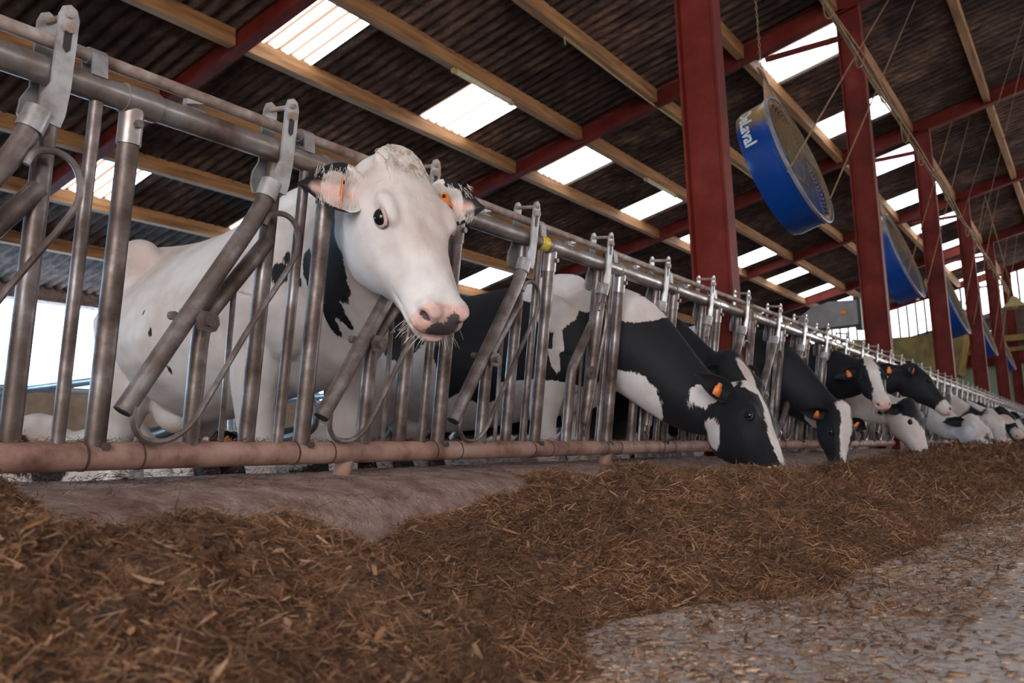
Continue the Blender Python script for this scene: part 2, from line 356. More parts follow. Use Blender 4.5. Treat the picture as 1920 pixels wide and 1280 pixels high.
# --- rafters (I sections along the slope), columns, braces
def isec(d, b, tf=.018, tw=.014):
    h = d/2; w = b/2
    return [(-w, -h), (w, -h), (w, -h+tf), (tw/2, -h+tf), (tw/2, h-tf), (w, h-tf), (w, h), (-w, h), (-w, h-tf), (-tw/2, h-tf), (-tw/2, -h+tf), (-w, -h+tf)]
def sweep(prof, a, b, side, up, m):
    a, b, side, up = V(a), V(b), V(side), V(up); n = len(prof); vs = []
    for p in (a, b):
        for q, r in prof: vs.append(p + side*q + up*r)
    m.add(vs, [(i, (i+1) % n, n+(i+1) % n, n+i) for i in range(n)] + [tuple(range(n))[::-1], tuple(range(n, 2*n))])
ordn = ['nearest', 'second', 'third', 'fourth', 'fifth', 'sixth', 'seventh', 'eighth']
for i, x in enumerate(colX):
    m = MB(); d = .26; up = V((0, RP, 1)).normalized()
    ca_, cb_ = V((x, 14.8, rz_(14.8)+d/2-.05)), V((x, -4.1, rz_(-4.1)+d/2-.05))
    sweep(isec(d, .14), ca_, cb_, (1, 0, 0), up, m)
    tag(m.build('roof_rafter', M['red'], smooth=False), kind='structure')
    if i < 2: continue
    m = MB(); sweep(isec(.29, .15), (x, 2.155, FLOOR-.11), (x, 2.155, rz_(2.155)), (1, 0, 0), (0, 1, 0), m)
    o = m.build('steel_column', M['red'], smooth=False); tag(o, f'tall red steel column, {ordn[i-2]} from the camera in the row along the barrier', kind='structure')
    if i >= 3:
        m = MB(); z = rz_(2.3)-.38
        m.box((x, 2.75, z+.03), (.03, .5, .03))
        tag(m.build('column_brace', M['red'], smooth=False), kind='structure')
# --- low outer wall beyond the cubicles
tag(MB().box((14, 14.85, .5), (20, .12, .98)).build('wall_left', M['wallc'], smooth=False), kind='structure')
tag(MB().box((13, -13, 1.75), (21, .1, 2.15)).build('wall_right_unseen', M['wallc'], smooth=False), kind='structure')  # unseen wall, added to cut the fill light from the alley side
m = MB().box((-6.5, 7.8, 3), (.1, 7.2, 4)); m.box((-6.5, -10, 3), (.1, 3, 4)); m.box((-6.5, -3.2, 5.9), (.1, 3.8, 1.3))  # unseen wall, its opening made up and sized to steer light onto the cow faces
tag(m.build('wall_near_unseen', M['wallc'], smooth=False), 'unseen near wall with an added opening that lets light in', kind='structure')
# --- far gable
def gable():
    x = GABLE; m = MB()
    m.prism([(14.8, 4.9-RP*14.8), (14.8, 4.75-RP*14.8), (-4.1, 4.75+RP*4.1), (-4.1, 4.9+RP*4.1)], 0, x-.05, x+.05)
    tag(m.build('trim_3', M['curb'], smooth=False), kind='structure')
    # translucent cladding band
    vs = []; fs = []; n = 220; T = []
    for i in range(n+1):
        y = 14.8 - 18.9*i/n; w = .02*math.sin(2*PI*y/.18)
        vs += [(x+w, y, 4.85-RP*y), (x+w, y, 6.2-RP*y)]; T += [1, 1]
    for i in range(n): fs.append((2*i, 2*i+1, 2*i+3, 2*i+2))
    o = link('wall_far', vs, fs, M['skylight']); ca = o.data.color_attributes.new('tint', 'FLOAT_COLOR', 'POINT')
    for d in ca.data: d.color = (1, 1, 1, 1)
    tag(o, 'translucent corrugated cladding of the far gable', kind='structure')
    m = MB(); y = 14.6
    while y > -4: m.box((x-.1, y, 5.5-RP*y), (.02, .032, .7)); y -= .29
    tag(m.build('trim_4', M['dark'], smooth=False), kind='structure')
    # lower wall pieces: red lintel, pale green boarding, brown wall
    m = MB().prism([(14.8, STALL), (14.8, 4.8-RP*14.8), (-4.1, 4.8+RP*4.1), (-4.1, 2.95), (3.0, 2.95), (14.8, 2.95), ], 0, x+.02, x+.1)
    tag(MB().box((x+.12, 5.3, 1.2), (.05, 9.6, 1.7)).build('wall_far', M['wallc'], smooth=False), kind='structure')
    tag(MB().prism([(14.8, 2.8), (14.8, 3.0), (9, 3.0), (-4.1, 4.8+RP*4.1), (-4.1, 2.8)], 0, x+.08, x+.16).build('wall_far', M['stall'], smooth=False), kind='structure')
    tag(MB().box((x-.15, 5.3, 2.72), (.08, 9.5, .2)).build('trim_5', M['red'], smooth=False), kind='structure')
    tag(MB().box((x-.02, 3.6, 1.2), (.04, 2.2, 1.25)).build('door_1', M['greenwall'], smooth=False), 'pale green sliding door in the far gable', kind='structure')
gable()
for z, w in ((3.35, .10), (2.98, .07)):
    tag(MB().box((GABLE-.5, 5.6, z), (.07, 9, w)).build('trim_7', M['yellow_mach'], smooth=False), 'dull yellow beam across the far gable', kind='structure')
mx_ = empty('feed_mixer', (31.3, 5.2, STALL)); tag(mx_, 'dull yellow feed machine standing before the far gable', 'machine')
MB().prism([(-1.6, 2.6), (-1.9, 3.9), (1.7, 4.0), (1.3, 2.6)], 0, -.8, .8).build('hopper', M['yellow_mach'], mx_, smooth=False)
MB().box((0, 0, 1.6), (.7, 1.3, 1.0)).build('frame', M['dark'], mx_, smooth=False)
for yy in (-1.0, 1.0): MB().tube([(-.95, yy, .5), (-.65, yy, .5)], .5, 20).build('wheel', M['dark'], mx_, sharp=40)
MB().box((-.72, .2, 2.9), (.08, .5, .25)).build('front_panel', M['dark'], mx_, smooth=False)

# ------------------------------------------------------------------ feed barrier
LEAN, HT, FD = .13487, .89011, 2.09504
LL = math.hypot(LEAN, HT); ny, nz = -HT/LL, -LEAN/LL     # outward normal, towards the alley
def F(x, h, d=0): return V((x, FD - LEAN*h/LL + ny*d, HT*h/LL + nz*d))
def smooth_path(pts, r=.06, n=5):
    """round the corners of a polyline"""
    pts = [V(p) for p in pts]; out = [pts[0]]
    for i in range(1, len(pts)-1):
        a, b, c = pts[i-1], pts[i], pts[i+1]; ra = min(r, (b-a).length*.45); rc = min(r, (c-b).length*.45)
        out += bez(b+(a-b).normalized()*ra, b, b+(c-b).normalized()*rc, n)
    return out+[pts[-1]]
def ring(x, h, ax, r, w, m, n=14):
    ax = V(ax).normalized(); c = F(x, h); m.tube([c-ax*w/2, c+ax*w/2], r, n)
UPV = (F(0, 1)-F(0, 0)).normalized(); XV = V((1, 0, 0)); NV = V((0, ny, nz))
CLOSED = {(0, 4), (0, 5), (0, 6), (1, 2), (1, 4), (2, 1), (2, 5), (3, 3), (4, 2)}
def panel(pi):
    xs = X0 + BAY*(pi-1) + .08; xe = xs + BAY - .16
    seg = 14 if pi == 0 else 8
    lab = ['grey tubular headlock barrier panel nearest the camera, in front of the white cow', 'tubular headlock barrier panel just right of the nearest red column', 'tubular headlock barrier panel between the second and third red columns', 'tubular headlock barrier panel between the third and fourth red columns', 'tubular headlock barrier panel between the fourth and fifth red columns', 'farthest tubular headlock barrier panel, before the far gable'][pi]
    root = empty('feed_barrier', (xs, FD, 0)); root.location = (0, 0, 0); tag(root, lab, 'barrier', 'headlock barrier panels')
    P = lambda m, n, mat, par=root, sharp=40: m.build(n, M[mat], par, sharp=sharp)
    P(MB().tube([F(xs, .903), F(xe, .903)], .034, 20), 'top_rail', 'pipe_rail')
    P(MB().tube([F(xs-.0, 0), F(xe, 0)], .036, 20), 'bottom_rail', 'low_rail')
    P(MB().tube([F(xs+.03, .975), F(xe+.02, .975)], .0165, 12), 'latch_rail', 'rust_rail')
    nj = 8
    for j in range(nj):
        x = xs + .063 + .6795*j
        last = j == nj-1; k = .6 if last else 1
        # fixed post with its two clamps
        m = MB().tube([F(x, 0), F(x, .89)], .0265, seg+2); post = P(m, 'post', 'pipe')
        m = MB().tube([F(x-.03, .903), F(x+.065, .903)], .0385, seg+4); m.tube([F(x, .79), F(x, .885)], .0305, seg+2); P(m, 'clamp', 'pipe_rail', post)
        m = MB(); c = F(x, .84, .03); m.tube([c, c+NV*.014], .011, 6); P(m, 'bolt', 'pipe', post); m = MB(); c = F(x+.01, .028, .028); m.tube([c, c+NV*.014], .011, 6); P(m, 'bolt', 'pipe', post)
        m = MB(); ring(x-.032, 0, XV, .0385, .006, m); P(m, 'clamp_ring', 'dark_ring', post); m = MB(); ring(x+.12, 0, XV, .0385, .004, m); P(m, 'clamp_ring', 'dark_ring', post)
        # thin bars
        if not last: P(MB().tube([F(x+.585, .87), F(x+.585, .01)], .0165, seg), 'thin_bar', 'pipe')
        xt = x + (.482 if not last else .44)
        P(MB().tube([F(xt, 0, -.02), F(xt, .9, -.02)], .0245, seg+2), 'neck_post', 'pipe')
        # branch with pivot and short post
        bp = smooth_path([F(xt-.005, .63, -.012), F(x+.285, .385, -.002), F(x+.272, .33, 0), F(x+.275, 0, 0)], .05, 5)
        P(MB().tube(bp, .024, seg+2), 'pivot_post', 'pipe')
        P(MB().tube([F(x+.375, .47, -.01), F(x+.377, .01, 0)], .0085, 8), 'rod', 'pipe')
        # swinging neck bar
        closed = (pi, j) in CLOSED
        xb = x+.415
        if closed: ap = [F(xb+.045, .80, .03), F(xb+.02, .70, .03), F(xb-.02, .12, .03)]
        else: ap = [F(xb+.022, .80, .03), F(xb-.01, .705, .03), F(x+.045, .115, .032)]
        if last:
            ap = [a+XV*-.03 for a in ap]
        arm = P(MB().tube(smooth_path(ap, .07, 6), .0255, seg+4), 'neck_bar', 'pipe')
        dv = (ap[2]-ap[1]).normalized(); P(MB().tube([ap[2]-dv*.01, ap[2]+dv*.0015], .021, seg+2), 'open_end', 'dark', arm)
        pv = ap[1] + (ap[2]-ap[1])*.565; qv = F(x+.30, .362, .005); dd = (qv-pv); dd = dd - NV*dd.dot(NV); ln_ = max(dd.length, .05); dd.normalize(); uu = NV.cross(dd)
        Rm = Matrix((dd, uu, NV)).transposed(); cc = pv + dd*ln_*.50
        m = MB(); pr = [(-.018, -.026), (.02, -.028), (ln_*.5-.012, -.020), (ln_*.5-.004, 0), (ln_*.5-.012, .020), (.02, .028), (-.018, .026), (-.03, 0)]; k_ = len(pr)
        m.add([cc + Rm @ V((a-.01, b, z)) for z in (.024, .031) for a, b in pr], [(i, (i+1) % k_, k_+(i+1) % k_, k_+i) for i in range(k_)] + [tuple(range(k_))[::-1], tuple(range(k_, 2*k_))]); br = P(m, 'pivot_bracket', 'pipe', arm)
        m = MB(); c = cc+NV*.026; m.tube([c, c+NV*.016], .013, 8); P(m, 'pivot_bolt', 'pipe', arm)
        m = MB(); c = pv-dd*.026-NV*.035; m.tube([c, c+NV*.02], .012, 8); P(m, 'pivot_bolt', 'pipe', arm)
        # wire loop guard
        sx = x; g = .05
        wl = [(.432, .666), (.45, .70), (.50, .712), (.545, .69), (.562, .634), (.54, .565), (.42, .373), (.33, .212), (.258, .091), (.19, .045), (.125, .046), (.09, .08), (.085, .13)]
        if closed: wl = [(.42, .666), (.43, .70), (.46, .712), (.49, .69), (.50, .634), (.49, .565), (.45, .373), (.42, .212), (.40, .11), (.38, .07), (.36, .09)]
        pts = catmull([F(sx+a-.02-(.03 if last else 0), b, g) for a, b in wl], 4)
        P(MB().tube(pts, .0085, 8), 'guard_rod', 'pipe', arm)
        # latch plates either side of the rails
        xp = x + (.462 if not last else .43)
        for d, nm_ in ((.042, 'latch_plate'), (-.055, 'latch_plate')):
            prof = [(-.022, .775), (-.033, .80), (-.03, .835), (-.012, .87), (-.012, 1.03), (-.004, 1.052), (.012, 1.06), (.028, 1.052), (.036, 1.03), (.034, .87), (.028, .80), (.02, .77)]
            m = MB(); n = len(prof)
            vs = [F(xp+a, b, d-.004) for a, b in prof] + [F(xp+a, b, d+.004) for a, b in prof]
            m.add(vs, [(i, (i+1) % n, n+(i+1) % n, n+i) for i in range(n)] + [tuple(range(n))[::-1], tuple(range(n, 2*n))])
            pl = m.build(nm_, M['plate'], root, smooth=False)
            if d > 0:
                m = MB(); m.add([F(xp+a, b, d+.0055) for a, b in ((.003, .955), (.012, .945), (.021, .955), (.022, 1.0), (.003, 1.0))], [(0, 1, 2, 3, 4)]); m.build('slot', M['dark'], pl, smooth=False)
                m = MB(); c = F(xp+.012, 1.035, d); m.tube([c-NV*.10, c+NV*.012], .008, 8); c = F(xp+.012, 1.005, d+.004); m.tube([c, c+NV*.012], .014, 8); P(m, 'bolt', 'rust_rail', pl)
        # sleeve holding the bar between the plates
        m = MB().tube([ap[0]+(ap[0]-ap[1]).normalized()*.0, ap[0]+(ap[1]-ap[0]).normalized()*.055], .031, seg+2); P(m, 'sleeve', 'plate', arm)
        # latch-rail carriers
        if not last:
            xc = x+.57; m = MB(); m.tube([F(xc-.022, .975), F(xc+.022, .975)], .0205, 12); m.box(F(xc, .95, .024), (.02, .003, .025)); m.box(F(xc, .95, -.02), (.02, .003, .025)); P(m, 'rail_clip', 'plate')
            xc = x+.19; m = MB(); m.tube([F(xc-.03, .945, -.02), F(xc+.03, .94, -.02)], .012, 10); P(m, 'stub', 'plate')
            m = MB(); m.add([F(xc-.05, .955, 0), F(xc, .955, 0), F(xc-.05, .94, .0), F(xc-.05, .955, .02), F(xc, .955, .02), F(xc-.05, .94, .02)], [(0, 1, 2), (5, 4, 3), (0, 3, 4, 1), (1, 4, 5, 2), (2, 5, 3, 0)]); m.build('stop_wedge', M['plate'], root, smooth=False)
    for x in (xs+.08 + 1.55, xe-.12, xs+1.45+2.04):
        m = MB().tube([F(x, -.14, -.03), F(x, -.0, -.0)], .030, 10); P(m, 'foot', 'low_rail')
    if pi == 0:
        m = MB().tube([F(3.165, .903), F(3.225, .903)], .0352, 20); P(m, 'yellow_tape', 'yellow_tape')
        tag(root.children[-1], 'strip of yellow tape')
        m = MB().box(F(2.42, 1.0, -.03), (.02, .012, .014)); P(m, 'green_clip', 'green'); tag(root.children[-1], 'small green plastic clip')
    if pi == 1: P(MB().tube([F(xs+2.28, .903), F(xs+2.34, .903)], .0365, 14), 'yellow_tape', 'yellow_tape')
    if pi >= 1:
        P(MB().tube([F(xs+.012, 0), F(xs+.012, .95)], .022, 8), 'end_post', 'pipe')
for pi in range(6): panel(pi)
NB1 = [(1, c, r) for c, r in (((2.10, 2.10, .76), (.14, .035, .08)), ((2.13, 2.13, .68), (.12, .05, .09)), ((2.15, 2.17, .60), (.12, .055, .09)), ((2.19, 2.23, .53), (.12, .045, .06)), ((2.236, 2.215, .49), (.08, .018, .055)), ((2.24, 2.275, .475), (.08, .018, .06)),
    ((2.148, 2.297, .67), (.09, .035, .055)), ((2.168, 2.286, .60), (.09, .035, .075)), ((2.159, 2.365, .63), (.08, .016, .03)), ((2.15, 2.45, .665), (.09, .035, .05)), ((2.163, 2.425, .72), (.08, .025, .03)), ((2.142, 3.272, .623), (.04, .010, .02)), ((2.127, 3.205, .526), (.04, .012, .022)), ((2.141, 3.017, .575), (.04, .018, .025)), ((2.194, 3.165, .377), (.05, .010, .02)))]
NB2 = [(-1, (4.12, 2.45, .93), (.35, .26, .13)), (-1, (4.10, 2.15, .83), (.3, .20, .12)), (-1, (4.10, 1.93, .72), (.22, .15, .085)), (-1, (3.98, 2.36, .76), (.2, .12, .14)), (-1, (4.05, 2.05, .20), (.25, .22, .19)), (-1, (3.9, 2.6, .12), (.6, .6, .26)), (-1, (3.85, 3.35, .30), (.6, .34, .45)),
    (1, (3.865, 2.82, .45), (.2, .14, .2)), (1, (3.8, 3.3, .66), (.2, .16, .12)), (-1, (3.95, 2.34, .53), (.12, .030, .13))]

# ------------------------------------------------------------------ cows
def interp(keys, t):
    """smooth interpolation of tuples: keys = [(t, (a, b, ...)), ...]"""
    if t <= keys[0][0]: return keys[0][1]
    for (t0, a), (t1, b) in zip(keys, keys[1:]):
        if t <= t1:
            u = (t-t0)/(t1-t0); u = u*u*(3-2*u)*.6 + u*.4
            return tuple(p+(q-p)*u for p, q in zip(a, b))
    return keys[-1][1]
def loft(m, rings):
    n = len(rings[0]); vs = [p for r in rings for p in r]; fs = []
    for i in range(len(rings)-1):
        for j in range(n): fs.append((i*n+j, i*n+(j+1) % n, (i+1)*n+(j+1) % n, (i+1)*n+j))
    c0, c1 = sum(rings[0], V((0, 0, 0)))/n, sum(rings[-1], V((0, 0, 0)))/n
    a, b = len(vs), len(vs)+1; vs += [c0, c1]
    for j in range(n): fs.append((a, (j+1) % n, j)); fs.append((b, (len(rings)-1)*n+j, (len(rings)-1)*n+(j+1) % n))
    m.add(vs, fs)
def section(c, side, up, w, ht, hb, t0=.5, pw=.7, n=28):
    """closed ring: half width w, height ht above and hb below c; t0 = where (0 top .. 1 bottom) it is widest; pw < 1 boxier"""
    a = math.log(.5)/math.log(t0); out = []
    for j in range(n):
        k = j/n*2; s = 1 if k < 1 else -1; t = k if k < 1 else 2-k
        t = .5-.5*math.cos(PI*t)
        hw = w*math.sin(PI*min(max(t, 0), 1)**a)**pw if 0 < t < 1 else 0
        out.append(c + up*(ht-(ht+hb)*t) + side*hw*s)
    return out
TRUNK = [  # x, top z, bottom z, half width, widest, boxiness
    (.40, 1.12, .86, .10, .5, .6), (.33, 1.22, .74, .17, .55, .6), (.22, 1.34, .68, .215, .55, .6), (.08, 1.43, .665, .245, .55, .6), (-.08, 1.455, .66, .265, .58, .62),
    (-.30, 1.435, .635, .33, .58, .62), (-.52, 1.42, .61, .385, .58, .64), (-.74, 1.425, .605, .40, .56, .66), (-.92, 1.44, .65, .36, .52, .62), (-1.06, 1.455, .74, .30, .42, .55),
    (-1.20, 1.45, .80, .275, .38, .52), (-1.34, 1.42, .86, .235, .38, .52), (-1.44, 1.37, .93, .17, .4, .6), (-1.50, 1.31, 1.02, .09, .45, .6)]
HEAD = [  # t, half width, above axis, below axis, widest, boxiness
    (-.16, .05, .00, .14, .5, .6), (-.10, .085, .035, .18, .5, .6), (0, .088, .056, .22, .42, .6), (.10, .112, .062, .255, .40, .52), (.22, .120, .060, .275, .36, .5), (.34, .123, .053, .272, .34, .52),
    (.45, .110, .042, .242, .36, .55), (.57, .094, .030, .198, .40, .58), (.70, .083, .018, .160, .42, .58), (.82, .079, .008, .140, .44, .52), (.91, .080, .000, .128, .45, .5),
    (.975, .077, -.012, .118, .45, .5), (1.01, .072, -.026, .11, .46, .55), (1.03, .045, -.045, .088, .47, .7)]
def field(blobs, base, p):
    f = base
    for sgn, c, r in blobs:
        d = math.sqrt(sum(((p[i]-c[i])/r[i])**2 for i in range(3))); g = (1-d)*min(r)*8
        f = max(f, g) if sgn > 0 else min(f, -g)
    return f
def cow(name, label, pos, heading, poll, muzzle, scale=1.0, vox=.016, base=-1., blobs=(), hblobs=(), nblobs=None, nz_=None, lying=False, roll=0., greys=(), body_noise=None, tags=(1, 1), earopt=None, ear_in='ear_dark', neckw=1., near=False, wk=1., pink=1., hsk=1., eyelid='lid_dark', tag_text=None, horn=False, upr=0, simple=False):
    """pos = ground point below the withers, heading = angle of the way the body faces, poll and muzzle in the world"""
    gz = STALL; drop = -.74 if lying else 0
    if lying: gz = STALL+.10
    fx, fy = math.cos(heading), math.sin(heading)
    B = Matrix(((fx, -fy, 0), (fy, fx, 0), (0, 0, 1)))
    O = V((pos[0], pos[1], gz))
    def L(p): return (B @ V(p))*scale + O
    fwd, sid, upz = B @ V((1, 0, 0)), B @ V((0, 1, 0)), V((0, 0, 1))
    m = MB()
    xs = sorted({t[0] for t in TRUNK}); keys = sorted([(t[0], t[1:]) for t in TRUNK]); rings = []
    for i in range(27):
        x = -1.50 + 1.90*i/26; tz, bz, w, t0, pw = interp(keys, x); c = (tz+bz)/2
        w *= wk
        if lying: bz = max(bz, .64); w *= 1.08
        rings.append(section(L((x, 0, c+drop)), sid, upz, w*scale, (tz-c)*scale, (c-bz)*scale, t0, pw))
    loft(m, rings)
    def E(c, r, rot=None):
        R = B.to_3x3() @ (rot if rot is not None else Matrix.Identity(3)); m.ball(L((c[0], c[1], c[2]+drop)), tuple(k*scale for k in r), 9, R)
    for s in (1, -1):
        E((-1.00, s*.20*wk, 1.34), (.14, .10, .11)); E((-1.44, s*.13, 1.27), (.06, .05, .05))      # hook and pin bones
        E((.12, s*.16, 1.08), (.16, .085, .26), Matrix.Rotation(-.25, 3, 'Y')); E((.20, s*.17, .90), (.12, .08, .13))
        E((-1.16, s*.17, 1.08), (.22, .10, .26))                                                    # thigh
    def limb(pts, hw):
        pts = [(*p, r) for p, r in zip(pts, hw)]; P = catmull([V(p[:3]) for p in pts], 4); R = []
        for i in range(len(pts)-1):
            for k in range(4): R.append(pts[i][3]+(pts[i+1][3]-pts[i][3])*k/4)
        R.append(pts[-1][3]); m.tube([L(p) for p in P], [r*scale for r in R], 12)
    if not lying:
        for s in (1, -1):
            limb([(.12, s*.17, 1.0), (.06, s*.19, .80), (.03, s*.19, .62), (.05, s*.175, .43), (.045, s*.17, .36), (.04, s*.17, .22), (.05, s*.17, .11), (.10, s*.17, .02)], (.14, .105, .072, .060, .050, .038, .048, .062))
            limb([(-1.12, s*.17, 1.1), (-1.05, s*.20, .86), (-1.16, s*.19, .68), (-1.33, s*.18, .50), (-1.34, s*.175, .44), (-1.28, s*.175, .25), (-1.27, s*.175, .12), (-1.20, s*.175, .02)], (.17, .145, .10, .062, .052, .042, .050, .062))
        E((-.98, 0, .70), (.17, .12, .13))
        for a, b in ((-.90, .08), (-.90, -.08), (-1.06, .07), (-1.06, -.07)): m.tube([L((a, b, .56)), L((a, b, .47))], [.022*scale, .014*scale], 8)
    else:
        for s in (1, -1):
            m.tube([L((.15, s*.2, .22)), L((.42, s*.2, .14)), L((.40, s*.17, .06)), L((.12, s*.2, .05))], [.11*scale, .07*scale, .06*scale, .045*scale], 10)
            m.tube([L((-1.05, s*.25, .32)), L((-.72, s*.36, .18)), L((-1.1, s*.38, .08)), L((-.75, s*.40, .05))], [.18*scale, .12*scale, .07*scale, .045*scale], 10)
    # tail
    tl = [(-1.44, 0, 1.37), (-1.53, 0, 1.28), (-1.55, 0, 1.0), (-1.53, .01, .75), (-1.52, .02, .55), (-1.52, .02, .36), (-1.52, .02, .27)] if not lying else [(-1.44, 0, .63), (-1.54, 0, .54), (-1.56, .02, .3), (-1.56, .08, .1), (-1.45, .2, .04)]
    m.tube([L(p) for p in tl], [r*scale for r in (.045, .034, .024, .020, .030, .040, .012)[:len(tl)]], 8)
    # head frame
    P, Q = V(poll), V(muzzle); ax = (Q-P); hl = ax.length; ax.normalize()
    sd = V((0, 0, 1)).cross(-ax if abs(ax.z) > .97 else ax)
    if sd.length < .2: sd = sid.copy()
    hor = (fwd*1.0); sd2 = upz.cross(V((ax.x, ax.y, 0)) if V((ax.x, ax.y, 0)).length > .25 else fwd)
    sd = (sd2 - ax*sd2.dot(ax)).normalized(); nn = ax.cross(sd).normalized()
    if roll: RR = Matrix.Rotation(roll, 3, ax); sd = RR @ sd; nn = RR @ nn
    if nn.dot(fwd+upz*.5) < 0 and nn.z < 0: nn = -nn; sd = -sd
    # now nn = forehead side, sd = cow's left
    if sd.cross(ax).dot(nn) < 0 and False: sd = -sd
    hs = hl/.56*hsk
    def H(t, s, n): return P + ax*(t*hl) + sd*(s*hs) + nn*(n*hs)
    keys = sorted([(h[0], h[1:]) for h in HEAD]); rings = []
    for i in range(31):
        t = -.16 + 1.19*i/30; w, a, b, t0, pw = interp(keys, t); rings.append(section(H(t, 0, 0), sd, nn, w*hs, a*hs, b*hs, t0, pw, 32))
    loft(m, rings)
    Rh = Matrix((ax, sd, nn)).transposed()
    for s in (1, -1):
        m.ball(H(.355, s*.088, .022), (.060*hs, .026*hs, .024*hs), 8, Rh)       # brow
        m.ball(H(.50, s*.072, -.05), (.10*hs, .020*hs, .020*hs), 8, Rh)          # cheek ridge
        m.ball(H(.955, s*.042, -.026), (.035*hs, .032*hs, .026*hs), 8, Rh)       # nostril wing
        m.ball(H(.12, s*.05, -.15), (.07*hs, .05*hs, .09*hs), 8, Rh)
    m.ball(H(.01, 0, .030), (.065*hs, .075*hs, .032*hs), 8, Rh)                     # poll
    m.ball(H(.93, 0, -.105), (.05*hs, .05*hs, .022*hs), 8, Rh)                    # chin
    # neck
    b0 = L((-.05, 0, 1.12+drop)); b1 = L((.34, 0, 1.16+drop)); e1 = H(.06, 0, -.07) - nn*.0
    back = (-nn*.75 - ax*.45).normalized(); reach = (e1-b1).length
    c1 = b1 + (b1-b0).normalized()*reach*.30; c2 = e1 + back*reach*.33
    path = [b0, b0.lerp(b1, .5)]; nk = 12
    for i in range(nk+1):
        t = i/nk; path.append(b1*(1-t)**3 + c1*3*t*(1-t)**2 + c2*3*t*t*(1-t) + e1*t**3)
    rings = []; K = len(path)
    for i, p in enumerate(path):
        t = max(0, (i-1)/(K-2)); tg = (path[min(i+1, K-1)]-path[max(i-1, 0)]).normalized()
        if i == K-1: tg = (-back).normalized()
        sv = sid.lerp(sd if sd.dot(sid) > 0 else -sd, t); sv = (sv - tg*sv.dot(tg)).normalized(); up = tg.cross(sv); up = up if up.dot(upz+fwd*-.2) > 0 else -up
        w = (.20*(1-t)**1.3 + .088*t + .035*math.sin(PI*t))*neckw; ht = (.27 if P.z > .6 else .22)*(1-t)**1.2+.115*t; hb = (.36 if P.z > .6 else .42)*(1-t)**1.0 + .115*t + .03*math.sin(PI*t)
        rings.append(section(p, sv, up, w*scale, ht*scale, hb*scale, .5, .62, 28))
    loft(m, rings)
    # withers crest and brisket
    E((.04, 0, 1.40), (.20, .07, .07))
    me = bpy.data.meshes.new(name); org = O.copy()
    me.from_pydata([tuple(V(v)-org) for v in m.v], [], m.f); me.update()
    o = bpy.data.objects.new(name, me); COL.objects.link(o); o.location = org
    md = o.modifiers.new('r', 'REMESH'); md.mode = 'VOXEL'; md.voxel_size = vox; md.use_smooth_shade = True
    ms = o.modifiers.new('s', 'SMOOTH'); ms.factor = .5; ms.iterations = max(3, int(.12/vox))
    dg = bpy.context.evaluated_depsgraph_get(); dg.update(); me2 = bpy.data.meshes.new_from_object(o.evaluated_get(dg)); o.modifiers.clear(); o.data = me2; me2.name = name
    # sculpt
    nv = len(me2.vertices); co = np.empty(nv*3, np.float64); me2.vertices.foreach_get('co', co); co = co.reshape(-1, 3) + np.array(org)
    Pn, An, Sn, Nn = (np.array(x) for x in (P, ax, sd, nn)); dv = co-Pn
    ht_ = dv@An/hl; hs_ = dv@Sn/hs; hn_ = dv@Nn/hs
    inhead = (ht_ > -.2) & (ht_ < 1.1) & (abs(hs_) < .2) & (hn_ > -.3) & (hn_ < .15)
    def g(t, s, n, rt, rs, rn): return np.exp(-(((ht_-t)/rt)**2 + ((hs_-s)/rs)**2 + ((hn_-n)/rn)**2))*inhead
    dsp = np.zeros_like(co)
    for s in (1, -1):
        dsp -= (g(.40, s*.119, .004, .05, .035, .020)*.020*hs)[:, None]*Sn*s                       # eye socket
        dsp -= (g(.60, s*.085, -.035, .14, .03, .03)*.010*hs)[:, None]*Sn*s
        dsp -= (g(.985, s*.056, -.036, .026, .016, .013)*.042*hs)[:, None]*(An*.55+Sn*s*.65)           # nostril
        dsp -= (g(.90, s*.075, -.086, .12, .04, .0075)*.018*hs)[:, None]*Sn*s                       # mouth line
    dsp -= (g(1.03, 0, -.088, .03, .06, .007)*.010*hs)[:, None]*An
    dsp -= (g(.45, 0, .045, .18, .035, .03)*.006*hs)[:, None]*Nn
    if near:
        nzv = np.array([noise.noise(V((a*14, b*34, c*20)))*.0032 + noise.noise(V((a*40, b*80, c*50)))*.0012 for a, b, c in zip(ht_, hs_, hn_)])*inhead*(ht_ > -.05)
        dsp += nzv[:, None]*Nn + nzv[:, None]*Sn*np.sign(hs_)[:, None]*.6
        for s in (1, -1):
            for k in range(4):
                q = np.exp(-(((ht_-.30+.035*k+abs(hs_)*.3)/.010)**2 + ((hs_-s*(.06+.012*k))/.035)**2))*(hn_ > -.03)*inhead; dsp -= (q*.0035*hs)[:, None]*Nn
            for k in range(5):
                q = np.exp(-(((hs_*s-.085+.004*k)/.20)**2 + ((hn_+.06+.022*k)/.0055)**2 + ((ht_-.14)/.10)**2))*(hs_*s > .05)*inhead; dsp -= (q*.003*hs)[:, None]*Sn*s
    Bn = np.array([[fwd.x, fwd.y, 0], [sid.x, sid.y, 0], [0, 0, 1]]); lc = ((co-np.array(O))/scale)@Bn.T
